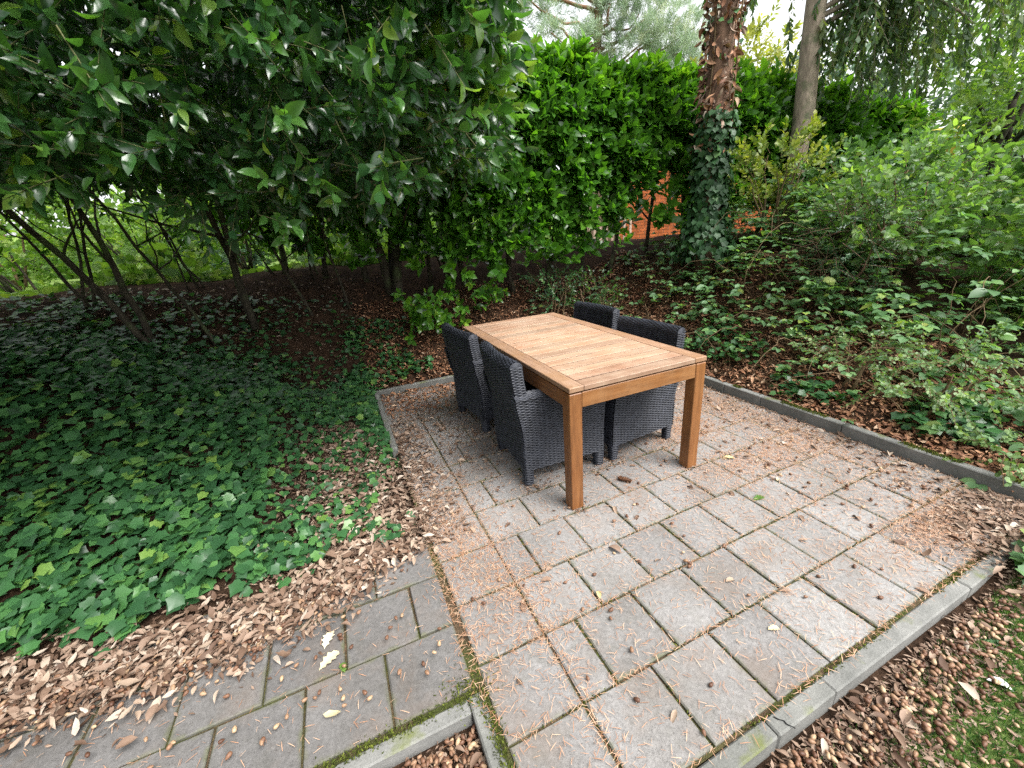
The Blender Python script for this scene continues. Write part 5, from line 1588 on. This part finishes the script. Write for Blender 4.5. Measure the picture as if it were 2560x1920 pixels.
def special(name, tm, mat, x, y, s, rz, label, cat, z=None, tilt=(0, 0)):
    z = float(rest_z(np.array(x), np.array(y))) + .006 if z is None else z
    a = np.array([[math.cos(rz), math.sin(rz), tilt[0]]]); nn = np.array([[tilt[1], .1, 1.0]])
    o = leaf_objects(name, tm, np.array([[x, y, z]]), frames(a, nn), np.array([s]), [0], MT[mat])[0]
    tag(o, label, cat)
    return o
special('oak_leaf', T_OAK, 'cream', -1.40, -.27, .085, 1.2, 'cream oak leaf on the path, the upper of a pair', 'fallen leaf')
special('oak_leaf', T_OAK, 'cream', -1.42, -.36, .095, .6, 'cream oak leaf on the path, the lower of a pair', 'fallen leaf')
special('oak_leaf', T_OAK, 'cream', .30, -1.03, .05, -.3, 'small white lobed leaf near the front kerb', 'fallen leaf')
special('oak_leaf', T_OAK, 'cream', 1.22, -.02, .09, -.4, 'pale yellow lobed leaf on a joint right of the table', 'fallen leaf')
special('oak_leaf', T_OAK, 'lawnleaf', .99, -.44, .085, .0, 'flat bright green leaf on the slabs right of the table', 'fallen leaf')
special('oak_leaf', T_OAK, 'bramble', 1.05, -1.40, .075, -.9, 'grey-green lobed leaf on the acorns past the front kerb', 'fallen leaf')
special('fallen_leaf', T_LIT[1], 'cream', -1.40, -.55, .075, -.5, 'pale tan leaf lying on the path near its kerb', 'fallen leaf')
special('oak_leaf', T_OAK, 'lawnleaf', -1.32, -.42, .05, 1.8, 'yellow-green lobed leaf on the middle of the path', 'fallen leaf')
special('fallen_leaf', T_LIT[3], 'litter', .04, -.42, .085, 1.9, 'grey folded leaf on a slab in front of the table', 'fallen leaf')
special('fallen_leaf', T_LIT[3], 'cream', -.22, -.60, .05, 1.2, 'white folded leaf on a joint in front of the table', 'fallen leaf')
special('fallen_leaf', T_LIT[0], 'cream', 1.28, -.38, .06, .4, 'curled ochre leaf on the slabs at the right', 'fallen leaf')
special('feather', T_LIT[3], 'feather', -1.02, -.93, .055, 1.3, 'white feather among the acorns in the near bed', 'feather')
special('feather', T_LIT[3], 'feather', .86, -1.48, .07, -1.0, 'whitish feather on the acorn litter by the lawn', 'feather')

# pine cone
cone = empty('pine_cone', (.46, .095, .018))
tag(cone, 'brown pine cone lying on the slabs under the table', 'pine cone')
mb = MB()
mb.add(*tube([(-.045, 0, 0), (-.03, 0, 0), (0, 0, 0), (.03, 0, 0), (.05, 0, 0)], [.004, .012, .013, .009, .002], 8))
link('core', mb.me('core', MT['cone'], True), cone)
n = 70
tt = np.linspace(-.042, .045, n); ph = np.arange(n) * 2.4
rr = np.interp(tt, [-.045, -.03, 0, .03, .05], [.004, .011, .012, .008, .002])
dn = np.column_stack([np.full(n, .75), np.cos(ph), np.sin(ph)])
Pc = np.column_stack([tt, rr * np.cos(ph), rr * np.sin(ph)])
o = build_leaves('scales', T_ROUND, Pc, frames(dn, np.column_stack([np.full(n, 1.), -np.cos(ph) * .6, -np.sin(ph) * .6])), np.full(n, .013), U(0, 1, n), MT['cone'])
o.parent = cone; o['kind'] = 'stuff'
cone.rotation_euler = (0, 0, math.radians(-55))

# pine needles
def needle_xy():
    xs, ys = [], []
    def add(m, x0, x1, y0, y1, test=None):
        x, y = U(x0, x1, m), U(y0, y1, m)
        if test is not None:
            k = U(0, 1, m) < test(x, y); x, y = x[k], y[k]
        xs.append(x); ys.append(y)
    add(85000, -.82, 2.2, -1.24, 2.7, lambda x, y: .13 + .34 * sstep(x + .45 * y, -.6, 1.6) + .3 * np.exp(-((np.hypot((x + .55) / .35, (y + .35) / .45))) ** 2))
    # rows caught in the slab joints
    m = 4200
    j = rng.integers(-4, 6, m); x = U(-.8, 2.15, m); y = j * PITCH + rng.normal(size=m) * .018
    w = g2w(x - GX0, y); xs.append(np.array(w[0])); ys.append(np.array(w[1]))
    m = 1500
    x = rng.normal(size=m) * .03 - .525; y = U(-1.2, .8, m); kk = U(0, 1, m) < .45; x, y = x[kk], y[kk]; xs.append(x); ys.append(y)
    m = 700; x = rng.normal(size=m) * .03 - .83; y = U(-.9, .9, m); xs.append(x); ys.append(y)
    # drifts
    for cx, cy, rx, ry, m in [(1.35, .45, .28, .2, 2400), (1.5, -.15, .5, .16, 2600), (1.6, -1.02, .34, .12, 1800), (1.95, .6, .22, 1.3, 7000), (1.7, 1.6, .4, .9, 2600), (-.7, .2, .14, .35, 1400), (1.15, 1.7, .5, .9, 1200), (1.2, .9, .5, .5, 1500), (-.6, -.3, .22, .4, 1100)]:
        xs.append(cx + rng.normal(size=m) * rx * .6); ys.append(cy + rng.normal(size=m) * ry * .6)
    add(700, -3, -.9, -.7, .1)
    add(700, .0, 2.2, -1.9, -1.32)
    add(160, -1.6, -.9, -1.1, -.8)
    return np.concatenate(xs), np.concatenate(ys)
x, y = needle_xy()
k = ~((x > 2.2) & (y > -1.25) & (x < 2.28)); x, y = x[k], y[k]
n = len(x)
P = np.column_stack([x, y, rest_z(x, y) + U(.001, .006, n)])
az = U(0, 2 * PI, n)
FRn = frames(np.column_stack([np.cos(az), np.sin(az), rng.normal(size=n) * .05]), np.tile([0, 0, 1.], (n, 1)))
o = build_leaves('pine_needles', T_NEEDLE, P, FRn, U(.012, .038, n), U(0, 1, n), MT['needle'], wscale=1.05)
tag(o, 'rusty pine needles strewn over the slabs and joints', 'pine needles', kind='stuff')

# debris on the tabletop
n = 150
P = np.column_stack([U(.05, .95, n), U(.1, 1.93, n), np.full(n, TZ + .0015)])
az = U(0, 2 * PI, n)
o = build_leaves('table_needles', T_NEEDLE, P, frames(np.column_stack([np.cos(az), np.sin(az), np.zeros(n)]), np.tile([0, 0, 1.], (n, 1))), U(.008, .035, n), U(0, 1, n), MT['needle'])
tag(o, 'few dry needles lying on the tabletop', 'pine needles', kind='stuff')

# acorns
def acorn_xy():
    xs, ys = [], []
    def add(m, x0, x1, y0, y1, test=None):
        x, y = U(x0, x1, m), U(y0, y1, m)
        if test is not None:
            k = U(0, 1, m) < test(x, y); x, y = x[k], y[k]
        xs.append(x); ys.append(y)
    add(900, -1.75, -.905, -1.15, -.80)
    add(2500, -.2, 2.4, -1.85, -1.33, lambda x, y: 1 - .75 * sstep(-y + .16 * x, 1.5, 1.72))
    add(1500, -2.9, -.9, -.3, .3, lambda x, y: np.exp(-((y - np.interp(x, [-2.9, -2.1, -1.66, -1.26, -.9], [.0, -.05, -.06, .05, .3])) / .10) ** 2))
    add(90, -.8, 2.2, -1.2, .6)
    add(130, 1.3, 2.2, -1.0, 1.6)
    add(60, -2.4, -.9, -.6, -.15)
    return np.concatenate(xs), np.concatenate(ys)
x, y = acorn_xy(); n = len(x)
SZ = U(.017, .026, n)
P = np.column_stack([x, y, rest_z(x, y) + U(.004, .022, n) * (~on_paving(x, y))])
az = U(0, 2 * PI, n)
FRa = frames(np.column_stack([np.cos(az), np.sin(az), rng.normal(size=n) * .15]), np.column_stack([rng.normal(size=n) * .2, rng.normal(size=n) * .2, np.ones(n)]))
ac_zone = [('tan acorn in the dense layer filling the near kerb corner', lambda x, y: (x < -.86) & (y < -.78)),
           ('tan acorn in the leaf drift along the path', lambda x, y: (x < -.84)),
           ('brown acorn lying on the paving slabs', lambda x, y: (y > -1.27)),
           ('brown acorn on the litter between front kerb and lawn', lambda x, y: np.ones_like(x, bool))]
idx = front_most(P, SZ, 300, cell=6, min_px=8)
obs = leaf_objects('acorn', T_ACORN, P, FRa, SZ, idx, MT['acorn'])
zone_tag(obs, ac_zone, 'acorn', P[idx][:, :2])
for o, p in zip(obs, P[idx]):
    if 'paving slabs' in o['label']: o['label'] = where_label('acorn on the slabs', p[0], p[1])
keep = np.ones(n, bool); keep[idx] = False
o = build_leaves('acorn_litter', T_ACORN, P[keep], FRa[keep], SZ[keep], U(0, 1, keep.sum()), MT['acorn'])
tag(o, 'fallen acorns lying too thick to count on beds and litter', 'acorns', kind='stuff')

# moss in the joints and on the kerbs, short lawn grass
mx, my, mz = [], [], []
m = 6500
j = rng.integers(-4, 4, m); x = U(-.8, 2.15, m)
keep = np.sin(7 * x + j * 2.1) + np.sin(15 * x + j) > .1
w = g2w(x - GX0, j * PITCH + rng.normal(size=m) * .004); mx.append(w[0][keep]); my.append(w[1][keep]); mz.append(np.full(keep.sum(), -.010))
m = 2600
j = rng.integers(-4, 2, m); i = rng.integers(0, 9, m)
xx_ = (i + np.where(j % 2, .5, 0.)) * PITCH; yy_ = (j + U(0, 1, m)) * PITCH
w = g2w(xx_ + rng.normal(size=m) * .003, yy_); mx.append(w[0]); my.append(w[1]); mz.append(np.full(m, -.010))
m = 1700
x = U(-.8, 2.0, m); kk = np.sin(5 * x) + np.sin(11 * x + 1) > -.3
mx.append(x[kk]); my.append((-1.241 + .011 * x + rng.normal(size=m) * .0045)[kk]); mz.append(np.full(kk.sum(), -.008))
m = 2500
x = U(-2.6, -.88, m); kk = np.sin(4 * x + 1) + np.sin(9 * x) > -.2
mx.append(x[kk]); my.append((-.722 + rng.normal(size=m) * .012)[kk]); mz.append(np.full(kk.sum(), -.004))
m = 1300
y = U(-1.35, -.72, m); mx.append(-.848 + rng.normal(size=m) * .012); my.append(y); mz.append(np.full(m, -.002))
m = 500
mx.append(-.90 + rng.normal(size=m) * .05); my.append(-.70 + rng.normal(size=m) * .035); mz.append(np.full(m, .0))
m = 7000
y = U(-1.25, .75, m); kk = np.sin(4 * y) + np.sin(9 * y + 1) > -.1 + 1.2 * sstep(y, -.1, .6)
mx.append((2.252 + rng.normal(size=m) * .014)[kk]); my.append(y[kk]); mz.append(np.full(kk.sum(), .086))
x = np.concatenate(mx); y = np.concatenate(my); z = np.concatenate(mz); n = len(x)
D_ = rng.normal(size=(n, 3)) * .6 + np.array([0, 0, .8])
o = build_leaves('moss', T_DIAM, np.column_stack([x, y, z]), frames(D_, rng.normal(size=(n, 3)) + np.array([0, -.5, .6])), U(.006, .016, n), U(0, 1, n), MT['moss'])
tag(o, 'moss cushions in the slab joints and on the kerbs', 'moss', kind='stuff')

n = 30000
x = U(.0, 2.6, n); y = U(-2.1, -1.33, n)
kk = U(0, 1, n) < .12 + .88 * sstep(-y + .16 * x, 1.46, 1.66); x, y = x[kk], y[kk]; n = len(x)
P = np.column_stack([x, y, hz(x, y)])
D_ = np.column_stack([rng.normal(size=n) * .5, rng.normal(size=n) * .5, np.ones(n)])
o = build_leaves('lawn_grass', T_DIAM, P, frames(D_, rng.normal(size=(n, 3))), U(.015, .034, n), U(0, 1, n), MT['grass'], wscale=.35)
tag(o, 'short lawn grass in front of the terrace', 'grass', kind='stuff')
# far lawn beyond the bank
n = 15000
x = U(-13, 3, n); y = 4.9 + 12 * U(0, 1, n) ** 1.7
pt_ = np.sin(1.7 * x + 1) + np.sin(2.9 * x + .8 * y) + np.sin(1.3 * y)
kk = U(0, 1, n) < .25 + .75 * sstep(pt_, -.6, .6); x, y, pt_ = x[kk], y[kk], pt_[kk]; n = len(x)
P = np.column_stack([x, y, hz(x, y) + U(0, 1, n) ** 2 * .45 * sstep(pt_, -.3, 1.5) * sstep(12 - y, 0, 4)])
D_ = np.column_stack([rng.normal(size=n) * .6, rng.normal(size=n) * .6, np.ones(n)])
o = build_leaves('far_lawn_plants', T_CLUMP, P, frames(D_, rng.normal(size=(n, 3)) * .4 + np.array([0, -.6, 1.])), U(.05, .17, n), U(0, 1, n), MT['lawnleaf'])
tag(o, 'low bright ground cover on the lawn beyond the bank', 'ground cover', kind='stuff')
